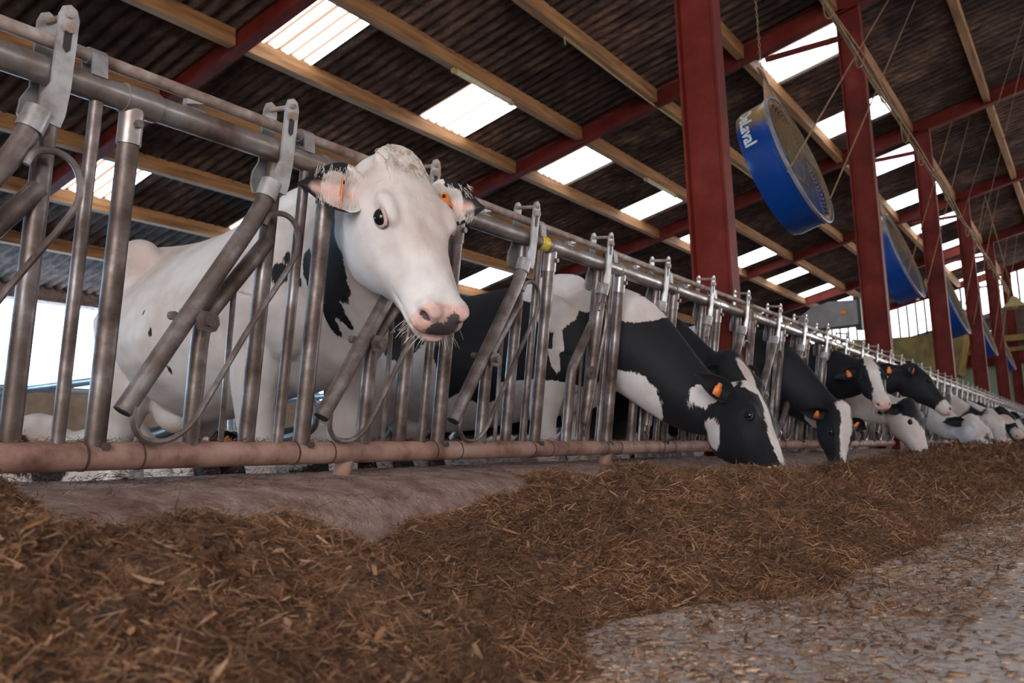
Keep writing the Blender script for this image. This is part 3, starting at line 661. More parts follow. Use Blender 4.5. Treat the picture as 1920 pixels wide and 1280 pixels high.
    if not lying:
        for s in (1, -1):                                                                             # flank hollow, ribs, belly crease
            q = np.exp(-(((lc[:, 0]+.86)/.13)**2 + ((lc[:, 1]-s*.33)/.14)**2 + ((lc[:, 2]-1.28)/.11)**2)); dsp -= (q*.055*scale)[:, None]*(Bn[1]*s*.8+Bn[2]*.25)
            q = np.exp(-(((lc[:, 0]-.16)/.05)**2 + ((lc[:, 1]-s*.24)/.12)**2 + ((lc[:, 2]-.75)/.10)**2)); dsp -= (q*.02)[:, None]*Bn[1]*s
            q = np.exp(-(((lc[:, 0]+.10)/.06)**2 + ((lc[:, 1]-s*.26)/.12)**2 + ((lc[:, 2]-1.05)/.22)**2)); dsp -= (q*.022)[:, None]*Bn[1]*s
            rb = (.5+.5*np.cos(2*PI*(lc[:, 0]+lc[:, 2]*.22)/.085))*np.exp(-((lc[:, 0]+.45)/.28)**2 - ((lc[:, 2]-1.08)/.2)**2)*(lc[:, 1]*s > .15); dsp += (rb*.005)[:, None]*Bn[1]*s
    co2 = co + dsp
    me2.vertices.foreach_set('co', (co2-np.array(org)).ravel()); me2.update()
    # coat fields
    spot = np.full(nv, base)
    if body_noise:
        bs, bt, seed = body_noise
        spot = np.array([noise.noise(V((c[0]*bs+seed, c[1]*bs+seed*2, c[2]*bs)))*2.2+bt for c in lc])
    def blob(arr, sgn, c, r, src):
        d = np.sqrt((((src-np.array(c))/np.array(r))**2).sum(1)); gg = (1-d)*sorted(r)[1]*10
        return np.maximum(arr, gg) if sgn > 0 else np.minimum(arr, -gg)
    for b_ in blobs: spot = blob(spot, b_[0], b_[1], b_[2], lc)
    hc = np.stack([ht_*.56, hs_, hn_], 1); hspot = spot.copy()
    hmask = (ht_ > -.25) & inhead
    for b_ in hblobs: hspot = blob(hspot, b_[0], (b_[1][0]*.56, *b_[1][1:]), b_[2], hc)
    spot = np.where(hmask, hspot, spot)
    for b_ in (nblobs or ()): spot = blob(spot, b_[0], b_[1], b_[2], co)            # given in the world
    if not lying: spot = np.where((lc[:, 2] < .5) & (lc[:, 0] < .33), np.minimum(spot, (lc[:, 2]-.48)*8), spot)      # white stockings
    nose = np.clip(((ht_-.93)/.05)+(hn_+.05)*3, 0, 1)*inhead*(hn_ > -.1)*pink
    if not lying: nose = np.maximum(nose, np.exp(-(((lc[:, 0]+.98)/.16)**2+((lc[:, 1])/.14)**2+((lc[:, 2]-.56)/.09)**2))*(lc[:, 2] < .62)*.8)
    grey = np.full(nv, -1.)
    for c, r in greys:
        grey = np.maximum(grey, 1-np.sqrt((((hc-np.array((c[0]*.56, c[1], c[2])))/np.array(r))**2).sum(1)))
    for s in (1, -1):
        grey = np.maximum(grey, 1.6*(1-np.sqrt(((ht_*.56-.985*.56)/.020)**2+((hs_-s*.055)/.020)**2+((hn_+.037)/.0125)**2)))
    grey = np.where(inhead & (ht_ > .8), grey, -1.)
    tan_ = np.exp(-(((ht_+.02)/.12)**2+((hs_)/.05)**2))*(hn_ > .02)*inhead*(.35 if near else 0)
    for nm_, arr in (('spot', spot), ('nose', nose), ('grey', grey), ('tan', tan_)):
        at = me2.attributes.new(nm_, 'FLOAT', 'POINT'); at.data.foreach_set('value', arr.astype(np.float32))
    me2.materials.clear(); me2.materials.append(M['coat']); me2.shade_smooth()
    tag(o, label, 'cow', 'lying cows in the cubicles' if lying else 'dairy cows at the barrier')
    # parts of the head
    def part(nm_, mb, mat, par=o, sharp=None):
        ob = mb.build(nm_, M[mat] if isinstance(mat, str) else mat, None, sharp=sharp, origin=tuple(org) if par is o else None)
        if par is o: ob.location = (0, 0, 0); ob.parent = o
        else:
            ob.data.transform(Matrix.Translation(-org)); ob.parent = par
        return ob
    ears = earopt or {}
    if not simple:
        for s in (1, -1):
            e = part('eye', MB().ball(H(.40, s*.1045, .004), (.0225*hs, .0175*hs, .0205*hs), 10, Rh), 'eye')
            mm = MB(); c = H(.40, s*.1145, .0045)
            pts = [c + ax*math.cos(a)*.0245*hs + nn*math.sin(a)*.0190*hs - sd*s*(.0075+.006*math.cos(a)**2)*hs for a in [2*PI*k/16 for k in range(17)]]
            mm.tube(pts, .0050*hs, 7, cap=False); part('eyelid', mm, eyelid, e)
    for s in (1, -1):
        ed = ears.get(s, {}); up_ = ed.get('up', -.10); fw = ed.get('fwd', .0); ln = ed.get('len', .23)*hs; wd = ed.get('w', .062)*hs
        b0_ = H(ed.get('rt', .11), s*.094, -.030); d = V(ed['dir']).normalized() if 'dir' in ed else (sd*s + nn*-.25 + upz*up_ + ax*fw - nn*0).normalized()
        nrm = ed.get('face', None); nrm = V(nrm).normalized() if nrm else (nn*.7 + ax*.55 - upz*.25)
        nrm = (nrm - d*nrm.dot(d)).normalized(); wv = d.cross(nrm)
        rows = 14; colsn = 11; front = []; backv = []
        for i in range(rows+1):
            t = i/rows; wdt = wd*(.42+.58*math.sin(PI*min(t*1.05, 1)**.75))*(1-(t**5)*.9) if t < 1 else wd*.04
            if t < .25: wdt = wd*(.50+.50*(t/.25)**.8)
            cup = .55*(1-t)**.6+.12
            for j in range(colsn+1):
                q = j/colsn*2-1
                pos_ = b0_ + d*(t*ln) + wv*(q*wdt*(1-.12*cup)) + nrm*((q*q-.6)*wdt*cup*1.0 - .018*t*t)
                front.append(pos_); backv.append(pos_ - nrm*.009*hs*(1-q*q*.85)*(1.25-t*.6))
        nF = len(front); fs = []; k = colsn+1
        for i in range(rows):
            for j in range(colsn):
                a = i*k+j; fs.append((a, a+1, a+k+1, a+k)); fs.append((nF+a, nF+a+k, nF+a+k+1, nF+a+1))
            a = i*k; fs.append((a, a+k, nF+a+k, nF+a)); a = i*k+colsn; fs.append((a, nF+a, nF+a+k, a+k))
        fs.append(tuple(range(rows*k, rows*k+k)) + tuple(nF+rows*k+j for j in range(colsn, -1, -1)))
        mm = MB().add(front+backv, fs); ear = part('ear', mm, 'coat' if False else M['coat'])
        me_ = ear.data
        n2 = len(me_.vertices); va = []; vt = []
        for idx in range(n2):
            isf = idx < nF; q = idx % nF; i, j = divmod(q, k); t = i/rows; u = abs(j/colsn*2-1)
            dark = ed.get('dark', 1.0)
            if dark == 'rim': v_ = max((t-.62)*2.2, (u-.72)*2*(t > .30)*1.2 - .1) if isf else (t-.35)*2.
            else: v_ = dark
            va.append(v_); vt.append(max(0, 1-u*1.35)*(.85 if t < .85 else .3)*(isf) if dark == 'rim' or dark < 0 else 0)
        for nm_, arr in (('spot', va), ('nose', [min(1, x*.9) for x in vt]), ('grey', [-1]*n2), ('tan', [0.]*n2)):
            at = me_.attributes.new(nm_, 'FLOAT', 'POINT'); at.data.foreach_set('value', np.array(arr, np.float32))
        me_.update()
        if ed.get('hair'):
            hm = MB(); rr = random.Random(3)
            for q in range(240):
                i = rr.uniform(.05, .75); j = rr.choice((-1, 1))*rr.uniform(.45, .97); a = b0_ + d*(i*ln) + wv*(j*wd*.85) + nrm*((j*j-.6)*wd*.4)
                e_ = a - wv*(j*wd*rr.uniform(.2, .5)) + nrm*rr.uniform(.004, .014) + d*rr.uniform(0, .02); hm.tube([a, a.lerp(e_, .5)+nrm*.006, e_], [.0007, .0006, .0002], 3, cap=False)
            part('ear_hair', hm, 'whisker', ear)
        if tags[0 if s > 0 else 1]:
            c = b0_ + d*ln*ed.get('tagpos', .40) + nrm*(-.30*wd*.45+.008); tv = ed.get('tagdir'); tv = V(tv).normalized() if tv else (wv*-1 if wv.z > 0 else wv)
            nf = ed.get('tagn'); nf = V(nf).normalized() if nf else nrm; tv = (tv-nf*tv.dot(nf)).normalized(); tu = tv.cross(nf)
            sz = (.056 if near else .046)*hs; prof = [(-.16, -.55), (.16, -.55), (.28, -.40), (.25, -.22), (.42, -.02), (.46, .10), (.46, .80), (.38, .86), (-.38, .86), (-.46, .80), (-.46, .10), (-.42, -.02), (-.25, -.22), (-.28, -.40)]
            mm = MB(); n = len(prof); vs = [c + tu*a*sz + tv*b*sz + nf*z_ for z_ in (.004, .0075) for a, b in prof]
            mm.add(vs, [(i, (i+1) % n, n+(i+1) % n, n+i) for i in range(n)] + [tuple(range(n))[::-1], tuple(range(n, 2*n))])
            tg = part('ear_tag', mm, 'orange', ear); tg['label'] = 'orange ear tag'
            if near or tag_text: part('tag_pin', MB().tube([c+tv*sz*-.37+nf*.004, c+tv*sz*-.37+nf*.014], .006, 10), 'black_print', ear)
            if tag_text and s > 0:
                cu = bpy.data.curves.new('t', 'FONT'); cu.body = tag_text; cu.size = sz*.95; cu.extrude = .0006; cu.align_x = 'CENTER'
                to = bpy.data.objects.new('t', cu); COL.objects.link(to); dg.update(); dg = bpy.context.evaluated_depsgraph_get(); tm = bpy.data.meshes.new_from_object(to.evaluated_get(dg)); bpy.data.objects.remove(to)
                R_ = Matrix((tu, -tv, nf)).transposed(); tm.transform(Matrix.Translation(c+tv*sz*.72+nf*.0085-org) @ R_.to_4x4()); tm.materials.clear(); tm.materials.append(M['black_print'])
                to = bpy.data.objects.new('tag_number', tm); COL.objects.link(to); to.parent = ear
    if horn: part('horn_bud', MB().ball(H(-.0, .07, .05), (.028*hs, .022*hs, .022*hs), 8, Rh), 'whisker')
    if not lying and not simple:
        for a, b in ((.10, .17), (.10, -.17), (-1.20, .175), (-1.20, -.175)):
            mm = MB().tube([L((a-.01, b, .085)), L((a+.035, b, .0))], [.058*scale, .072*scale], 12); part('hoof', mm, 'hoof')
    return o, H, (P, ax, sd, nn, hl, hs)

D2R = math.radians
# 1  the white cow looking out
o1, H1, fr1 = cow('dairy_cow', 'white dairy cow with black neck patches looking out over the nearest barrier rail', (2.42, 2.66), D2R(-101), (2.10, 1.845, .905), (2.035, 1.565, .40), 1.06, .009,
    base=-1., near=True, roll=.04, hsk=1.22, eyelid='lid', tag_text='09', greys=(((1.0, -.012, -.065), (.035, .040, .032)), ((1.0, .02, -.05), (.03, .03, .04))), nblobs=NB1,
    earopt={1: dict(dark='rim', dir=(.72, -.62, .0), rt=.14, len=.165, w=.072, face=(-.75, -.6, .1), hair=1, tagpos=.30, tagn=(-.75, -.62, .1), tagdir=(-.1, 0, -1)), -1: dict(dark='rim', dir=(-.80, .30, .05), rt=.16, len=.17, w=.074, face=(.1, -.95, .15), hair=1, tagpos=.40, tagn=(.75, -.6, -.1), tagdir=(.35, -.1, -1))})
def whiskers(o, H, n=46):
    mm = MB(); r = random.Random(5); org = o.location
    for i in range(n):
        s = r.uniform(-1, 1)*.07; t = r.uniform(.88, 1.02); a = H(t, s, -.10 if r.random() < .7 else -.075); d = (H(t+.1, s*3, -.2)-a).normalized(); L_ = r.uniform(.015, .05)
        b = a + d*L_ + V((0, 0, -.3*L_)); mm.tube([a-d*.006, a.lerp(b, .5)+V((0, 0, .003)), b], [.0007, .0006, .0002], 4, cap=False)
    ob = mm.build('whiskers', M['whisker'], None, origin=tuple(org)); ob.location = (0, 0, 0); ob.parent = o
whiskers(o1, H1)
def forelock(o, H):
    mm = MB(); r = random.Random(8); org = o.location; bv = None
    from mathutils.bvhtree import BVHTree
    me = o.data; bv = BVHTree.FromPolygons([v.co+org for v in me.vertices], [tuple(q.vertices) for q in me.polygons])
    for i in range(260):
        t0 = r.uniform(-.10, .05); s0 = r.gauss(0, .017); pts = []; L_ = r.uniform(.05, .15); dr = r.gauss(0, .12)
        for k in range(5):
            q = H(t0+L_*k/4/.56*.75, s0+dr*L_*k/4 + .004*math.sin(k*1.3+i), .03); h = bv.find_nearest(q); pts.append(h[0]+h[1]*(.0035+.003*math.sin(PI*k/4)))
        mm.tube(pts, [.0010, .0010, .0009, .0006, .0002], 3, cap=False)
    ob = mm.build('forelock', M['forelock'], None, origin=tuple(org)); ob.location = (0, 0, 0); ob.parent = o; ob['label'] = 'tan and white tuft of hair'
forelock(o1, H1)
# 2  black and white cow eating, centre
o2, H2, fr2 = cow('dairy_cow', 'large black and white cow with lowered head eating feed in the centre', (4.17, 2.52), D2R(-86), (4.17, 1.43, .232), (3.87, 1.15, -.165), .99, .012, wk=.9, roll=-.65, pink=.35, nblobs=NB2,
    hblobs=[(-1, (.38, .0, .06), (.30, .020, .08)), (-1, (.75, -.01, .045), (.24, .036, .05)), (-1, (.03, 0, .05), (.06, .07, .05)), (-1, (1.0, 0, -.05), (.065, .10, .08)), (-1, (.26, -.12, -.24), (.10, .08, .09)), (-1, (-.10, -.10, -.10), (.07, .08, .14))], earopt={-1: dict(dark=1.0, up=.25, face=(-.6, -.7, 0)), 1: dict(dark=1.0)}, base=1)
cow('dairy_cow', 'black cow with white forehead star peering from behind the large eating cow', (4.88, 2.62), D2R(-90), (4.76, 1.71, .47), (4.62, 1.42, .04), .98, .016, base=1., wk=.82,
    hblobs=[(-1, (.30, 0, .06), (.12, .035, .06))], tag_text='17', earopt={1: dict(up=-.05, face=(-.8, -.5, .1), tagn=(-.8, -.5, .1), tagdir=(-.1, 0, -1), len=.24)})
cow('dairy_cow', 'black cow with white face edge eating with head straight down', (6.90, 2.65), D2R(-91), (6.80, 1.61, .25), (6.60, 1.58, -.24), 1.03, .017, roll=-.75, pink=.4,
    base=1., blobs=((-1, (-.15, 0, 1.50), (.45, .5, .16)), (-1, (-.9, .3, .9), (.4, .4, .5))), hblobs=[(-1, (.5, 0, .07), (.5, .055, .06)), (-1, (.02, 0, .03), (.06, .07, .05)), (-1, (.0, -.05, -.24), (.12, .10, .08))])
cow('dairy_cow', 'cow with white blaze and black cheeks raising its head over the feed', (8.22, 2.55), D2R(-95), (7.86, 1.61, .67), (7.54, 1.44, .31), 1., .018, wk=.8, body_noise=(1.1, .3, 1.7), pink=.8,
    hblobs=[(1, (.35, .09, -.06), (.17, .055, .12)), (1, (.35, -.09, -.06), (.17, .055, .12)), (-1, (.5, 0, .05), (.5, .052, .10)), (-1, (1, 0, -.05), (.12, .12, .12))], earopt={1: dict(face=(-.9, -.4, .1), up=.1), -1: dict(face=(-.9, -.4, .1))})
cow('dairy_cow', 'black-cheeked cow with white forehead ridge in profile, head raised', (9.60, 2.70), D2R(-89), (9.52, 1.52, .72), (9.44, 1.18, .29), 1.02, .018, base=1., wk=.78, roll=-.5, pink=.7,
    hblobs=[(-1, (.6, 0, .06), (.6, .06, .05)), (-1, (1.0, 0, -.05), (.13, .14, .14))], horn=True)
cow('dairy_cow', 'white spotted cow eating beneath the raised profile head', (8.92, 2.75), D2R(-90), (8.84, 1.48, .34), (8.64, 1.32, -.14), 1., .02, body_noise=(3.2, -.75, 5.2), wk=.78, roll=-.5, pink=.5, tags=(0, 0), earopt={1: dict(dark=-1.), -1: dict(dark=.6)})
cow('dairy_cow', 'white cow with small black neck spots reaching down to the feed', (13.65, 2.75), D2R(-93), (13.15, 1.45, .28), (12.65, 1.18, -.10), 1.05, .022, body_noise=(3.4, -.85, 9.2), roll=-.4, pink=.5, tags=(0, 0), simple=True, earopt={1: dict(dark=-1.), -1: dict(dark=.6)})
cow('dairy_cow', 'cream cow with pale upright ear behind the small-spotted white cow', (15.7, 2.75), D2R(-93), (15.4, 1.45, .42), (14.9, 1.2, .0), 1.05, .024, body_noise=(2., -.8, 2.2), tags=(0, 0), simple=True, earopt={1: dict(dark=-1.), -1: dict(dark=-1.)})
cow('dairy_cow', 'black cow with narrow white blaze eating near the right picture edge', (19.1, 2.75), D2R(-92), (18.8, 1.40, .42), (18.3, 1.10, -.05), 1.05, .026, base=1., hblobs=[(-1, (.5, 0, .06), (.5, .04, .07))], tags=(0, 1), simple=True)
cow('dairy_cow', 'white-necked cow with a black head patch, farthest right of the row', (22.5, 2.75), D2R(-92), (22.3, 1.35, .5), (21.9, 1.05, .05), 1.05, .03, body_noise=(1.6, -.1, 4.4), tags=(0, 0), simple=True)
cow('dairy_cow', 'cow standing back from the barrier left of the second red column', (10.7, 3.6), D2R(-85), (10.65, 2.85, .85), (10.6, 2.52, .45), 1., .024, body_noise=(1.2, .2, 8.8), simple=True)
cow('dairy_cow', 'distant cow with pale ear in the row just past the third red column', (17.70, 2.75), D2R(-92), (17.4, 1.45, .52), (17.0, 1.15, .08), 1.0, .028, body_noise=(1.6, .1, 14.4), tags=(0, 0), simple=True)
# lying cows in the cubicles behind
lie = [(2.9, 5.6, -80, 'mostly white cow lying at the left picture edge', (1.9, -.75, 1.), .2), (4.15, 5.9, -92, 'black and white cow lying with head turned behind the white cow', (1.4, .5, 2.), -.2), (5.4, 5.8, -88, 'spotted cow lying behind the hind legs of the white cow', (1.5, .1, 4.), .1), (6.6, 5.9, -90, 'mostly black cow lying between the white cow and the eating cow', (1.2, 1., 6.), -.2),
       (7.85, 5.9, -90, 'pale cow lying behind the eating cow', (1.7, -.5, 8.), .2), (9.1, 5.8, -88, 'black and white cow lying behind the eating cow, farther right', (1.4, .1, 10.), 0), (10.3, 5.8, -90, 'spotted cow lying farthest right in the cubicles', (1.4, .2, 12.), 0)]
for x, y, hd, lab, bn, tw in lie:
    a = D2R(hd); f = V((math.cos(a), math.sin(a), 0)); s = V((-f.y, f.x, 0)); p = V((x, y, STALL)) + f*.62 + s*tw
    q = p + (f*.8 + s*tw*1.5).normalized()*.36; cow('dairy_cow', lab, (x, y), a, (p.x, p.y, .32+STALL+.42), (q.x, q.y, .32+STALL+.02), 1., .022, body_noise=bn, lying=True, wk=.85, tags=(1, 0), simple=False)

# ------------------------------------------------------------------ hanging fans
def fan(i):
    cx = X0 + BAY*(i+.5) - .06; c = V((cx, 2.19, 2.78)); n = V((-.03, -.96, .276)).normalized()
    e1 = n.cross(V((0, 0, 1))).normalized(); e2 = e1.cross(n).normalized(); R, dp = .68, .34
    root = empty('ventilation_fan', tuple(c)); root.rotation_euler = (0, 0, 0)
    tag(root, ['nearest round blue barn fan with white lettering, hanging beside the tall column', 'second round blue barn fan, hanging behind the second red column', 'third round blue barn fan, partly behind the third red column', 'fourth blue barn fan, small and far along the row', 'farthest blue barn fan, mostly hidden by columns'][i], 'fan', 'blue barn fans')
    def P(r, a, d): return e1*(r*math.cos(a)) + e2*(r*math.sin(a)) + n*d
    K = 72; m = MB(); vs = []; prof = [(R, 0), (R, -.05), (R-.012, -.06), (R-.012, -dp+.05), (R-.03, -dp), (R-.05, -dp), (R-.035, -.06), (R-.03, 0)]
    for k in range(K):
        for r, d in prof: vs.append(P(r, 2*PI*k/K, d))
    L_ = len(prof); m.add(vs, [(k*L_+j, ((k+1) % K)*L_+j, ((k+1) % K)*L_+(j+1) % L_, k*L_+(j+1) % L_) for k in range(K) for j in range(L_)])
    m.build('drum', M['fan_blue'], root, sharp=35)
    m = MB(); m.tube([P(R, 2*PI*k/K, .004) for k in range(K+1)], .011, 8, cap=False); m.build('rim', M['fan_rim'], root)
    # teardrop hanging plate rising to the chain
    pk = e2*1.02 + e1*.10; a0 = math.acos(R/1.02); out = [P(R*1.005, PI/2+a0*.98 + (2*PI-2*a0*.98)*k/60, 0) for k in range(61)]
    ring_in = [P(R*.90, PI/2+a0 + (2*PI-2*a0)*k/60, 0) for k in range(61)]
    top = [P(R*.90, PI/2-a0+2*a0*k/10, 0) for k in range(11)]
    m = MB(); nf = []
    for k in range(60): nf.append((out[k], out[k+1], ring_in[k+1], ring_in[k]))
    pl = V(pk); s1 = pl - e1*.09; s2 = pl + e1*.09
    tp = [out[-1], s1, s2, out[0]]
    for q in nf:
        b = len(m.v); m.v += [tuple(v+n*.0) for v in q] + [tuple(v-n*.02) for v in q]; m.f += [(b, b+1, b+2, b+3), (b+7, b+6, b+5, b+4), (b, b+4, b+5, b+1), (b+2, b+6, b+7, b+3)]
    poly = [out[-1], s1, s2, out[0]] + top[::-1]; b = len(m.v); kk = len(poly)
    m.v += [tuple(v) for v in poly] + [tuple(v-n*.02) for v in poly]; m.f += [tuple(range(b, b+kk)), tuple(range(b+2*kk-1, b+kk-1, -1))] + [(b+j, b+(j+1) % kk, b+kk+(j+1) % kk, b+kk+j) for j in range(kk)]
    m.build('hanging_plate', M['fan_tan'], root, smooth=False)
    m = MB()
    for k in range(15): m.tube([P(.06+.043*k, 2*PI*j/48, .012+.03*(1-(k/15)**2)) for j in range(49)], .0028, 5, cap=False)
    g = m
    for k in range(16): g.tube([P(.05, PI*k/8, .04), P(.35, PI*k/8, .035), P(.66, PI*k/8, .012)], .0035, 5)
    g = g.build('grill', M['grill'], root)
    m = MB(); m.tube([P(0, 0, -.20), P(0, 0, -.08)], .10, 20); m.build('hub', M['dark'], root, sharp=40)
    for k in range(6):
        a = PI/3*k; vs = []
        for s in range(7):
            r = .09+.53*s/6; w = .085+.05*math.sin(PI*s/6); tw = .9-.5*s/6
            for q in (-1, 1): vs.append(e1*(r*math.cos(a)) + e2*(r*math.sin(a)) + (e1*-math.sin(a)+e2*math.cos(a))*(q*w*math.cos(tw)) + n*(-.16+q*w*math.sin(tw)))
        nn_ = len(vs); vs2 = vs + [v-n*.006 for v in vs]; f = []
        for s in range(6): f += [(2*s, 2*s+1, 2*s+3, 2*s+2), (nn_+2*s+2, nn_+2*s+3, nn_+2*s+1, nn_+2*s), (2*s, 2*s+2, nn_+2*s+2, nn_+2*s), (2*s+1, nn_+2*s+1, nn_+2*s+3, 2*s+3)]
        MB().add(vs2, f).build('fan_blade', M['grill'], root)
    m = MB(); q = e2*.50 - n*(dp+.05) - e1*.35; m.tube([q-n*.16, q+n*.10], .085, 16); m.box(q-n*.05+e2*.09, (.06, .06, .04)); mo = m.build('motor', M['dark'], root, sharp=40)
    m = MB()
    for k in range(8): m.tube([P(R-.02, 2*PI*k/8+.2, -.075), P(R+.008, 2*PI*k/8+.2, -.075)], .010, 6)
    for k, b in enumerate([m]): pass
    # chain to the roof
    m = MB(); topz = rz_(2.19)+.1 - c.z; p0 = pl + V((0, 0, .0)); zz = p0.z; kk = 0
    while zz < topz:
        cx_ = V((p0.x, p0.y, zz+.022)); r1 = V((1, 0, 0)) if kk % 2 else V((0, 1, 0))
        m.tube([cx_ + r1*(.011*math.cos(t)) + V((0, 0, .024*math.sin(t))) for t in [2*PI*q/8 for q in range(9)]], .0035, 5, cap=False); zz += .040; kk += 1
    m.build('chain', M['chain'], root)
    # lettering wrapped round the drum
    cu = bpy.data.curves.new('t', 'FONT'); cu.body = 'DeLaval'; cu.size = .165; cu.offset = .004; cu.resolution_u = 4
    to = bpy.data.objects.new('t', cu); COL.objects.link(to); dg = bpy.context.evaluated_depsgraph_get(); tm = bpy.data.meshes.new_from_object(to.evaluated_get(dg)); bpy.data.objects.remove(to)
    bmt = bmesh.new(); bmt.from_mesh(tm)
    for _ in range(2): bmesh.ops.subdivide_edges(bmt, edges=[e for e in bmt.edges if e.calc_length() > .02], cuts=1); 
    bmesh.ops.triangulate(bmt, faces=bmt.faces)
    ex = bmesh.ops.extrude_face_region(bmt, geom=bmt.faces[:]); 
    for v in [g_ for g_ in ex['geom'] if isinstance(g_, bmesh.types.BMVert)]: v.co.z += .003
    W = max(v.co.x for v in bmt.verts)
    for v in bmt.verts:
        s = v.co.x; ang = math.radians(52) - s/R; r = R-.0115+v.co.z; v.co = P(r, ang, -.285 + v.co.y)
    bmt.to_mesh(tm); bmt.free(); tm.materials.clear(); tm.materials.append(M['white_letter'])
    to = bpy.data.objects.new('lettering', tm); COL.objects.link(to); to.parent = root
    return c
for i in range(5): fan(i)

# ------------------------------------------------------------------ tubes, ropes, cable run
def lamp(x, y, label):
    z = rz_(y) - .03; root = empty('tube_lamp', (x, y, z)); tag(root, label, 'lamp', 'fluorescent tube lamps under the purlins')
    m = MB().tube([(0, 0, 0), (1.22, 0, 0)], .028, 12); m.build('tube', M['white_tube'], root)
    for xx in (-.01, 1.23): MB().tube([(xx-.03, 0, 0), (xx+.03, 0, 0)], .034, 12).build('end_cap', M['rope'], root)
    MB().box((.61, 0, .035), (.6, .03, .015)).build('housing', M['white_tube'], root, smooth=False)
lamp(8.13, 6.12, 'yellowed tube lamp above and right of the white cow')
lamp(13.56, 6.12, 'small yellowed tube lamp left of the tall red column')
m = MB().tube([(8.67+3.8*t, 4.87, rz_(4.87)-.02-.03*math.sin(PI*t)) for t in [k/12 for k in range(13)]], .011, 8); m.tube([(8.67, 4.87, rz_(4.87)-.02), (8.69, 4.87, rz_(4.87)-.12)], .008, 6)
tag(m.build('rope', M['rope']), 'yellow rope stretched under a timber purlin, top centre', 'rope')
m = MB().tube([(12.47+4.2*t, 4.87, rz_(4.87)-.02-.03*math.sin(PI*t)) for t in [k/12 for k in range(13)]], .011, 8)
tag(m.build('rope', M['rope']), 'yellow rope continuing under the purlin behind the tall column', 'rope')
# sagging bundle of cables along the columns
def wave(x, a, k, ph): return a*math.sin(k*x+ph)
bundle = [(0, 0, .016), (.022, .018, .011), (-.02, .022, .012), (.01, -.026, .009)]
m = MB()
for dy, dz, r in bundle:
    m.tube([(x, 1.62+dy+wave(x, .01, 2.1, dy*80), 3.80+dz-.006*(x-7)+wave(x, .02, 1.3, dz*90)) for x in [4.5+.35*k for k in range(60)]], r, 7)
cab = m.build('cable_bundle', M['cable']); tag(cab, 'long dusty bundle of cables strung past the column tops', 'cable')
r_ = random.Random(4)
for k in range(16):
    x = 7.4 + 1.15*k; s = r_.uniform(.10, .22); w = r_.uniform(.25, .45); m = MB()
    m.tube([(x+w*t, 1.60+.02*math.sin(5*t), 3.79-.006*(x-7)-s*math.sin(PI*t)) for t in [q/10 for q in range(11)]], .007, 6)
    m.build('cable_loop', M['cable'], cab)
root = None
def rope(a, b, label, r=.008, sag=.0, group='fan ropes'):
    a, b = V(a), V(b); m = MB().tube([a.lerp(b, t)-V((0, 0, sag*math.sin(PI*t))) for t in [k/12 for k in range(13)]], r, 6)
    tag(m.build('fan_rope', M['cable']), label, 'rope', group)
for i, nm_ in enumerate(['nearest', 'second', 'third', 'fourth']):
    o_ = BAY*i
    rope((7.18+o_, 1.96, 2.26), (11.8+o_, 1.66, 5.87), f'thin rope rising from the left edge of the {nm_} blue fan')
    rope((8.32+o_, 1.90, 2.28), (12.2+o_, 1.44, 5.91), f'thin rope rising from the lower right edge of the {nm_} blue fan')
rope((17.3, 1.7, 4.0), (14.2, .3, 6.1), 'thin rope crossing the roof at the top right', .006); rope((18.9, 1.7, 3.6), (14.6, .25, 6.1), 'second thin rope crossing the roof at the top right', .006)
# rope and hay-coloured bundle hanging at the far end of the cable
root = empty('hanging_lamp', (19.0, 1.15, 2.55)); tag(root, 'dusty yellow lamp hanging on ropes at the right picture edge', 'lamp')
m = MB(); prof = [(.03, .16), (.06, .14), (.10, .06), (.20, -.02), (.235, -.06), (.22, -.06), (.09, .03), (.0, .10)]; K = 20
m.add([(r*math.cos(2*PI*k/K), r*math.sin(2*PI*k/K), z) for k in range(K) for r, z in prof], [(k*8+j, k*8+j+1, ((k+1) % K)*8+j+1, ((k+1) % K)*8+j) for k in range(K) for j in range(7)]); m.build('lamp_shade', M['rope'], root)
MB().ball((0, 0, -.02), .06, 8).build('bulb', M['white_tube'], root)
m = MB().tube([(0, 0, .15), (-.5, .1, 1.0), (-1.1, .2, 1.9)], .009, 6); m.build('cord', M['cable'], root)
# grey rounded housing behind the second column
root = empty('brush_motor', (11.28, 2.36, 1.62)); tag(root, 'grey rounded motor housing fixed to the second red column', 'motor')
prof = [(-.02, -.17), (-.02, .13), (.30, .15), (.52, .10), (.68, .0), (.74, -.10), (.72, -.16), (.40, -.17)]
m = MB().prism([(y, z) for y, z in prof], 0, -.16, .12); m.build('housing', M['greybox'], root, smooth=False)
MB().tube([(-.165, .14, -.01), (-.175, .14, -.01)], .035, 14).build('orange_badge', M['orange'], root)
MB().box((0, .0, -.02), (.10, .03, .20)).build('bracket', M['dark'], root, smooth=False)
# cubicle dividers behind the standing cows
for k in range(9):
    x = 2.35+1.22*k; root = empty('cubicle_divider', (x, 5.0, STALL)); tag(root, ['bent grey cubicle rail at the left picture edge'][0] if k == 0 else f'bent grey tube cubicle divider, {["", "second", "third", "fourth", "fifth", "sixth", "seventh", "eighth", "ninth"][k]} from the left behind the cows', 'cubicle divider', 'cubicle dividers')
    lp = smooth_path([(0, 2.6, 1.12), (0, .15, 1.10), (0, .0, .72), (0, 1.2, .55), (0, 2.6, .52)], .18, 7); MB().tube(lp, .030, 12).build('loop_rail', M['tube_grey'], root)
    MB().tube([(0, 2.6, 0), (0, 2.6, 1.3)], .035, 12).build('upright', M['tube_grey'], root)
MB_ = MB().tube([(0, 7.45, .70), (14, 7.45, .70)], .028, 10); tag(MB_.build('neck_rail', M['tube_grey']), 'long grey neck rail running above the cubicles', 'rail')
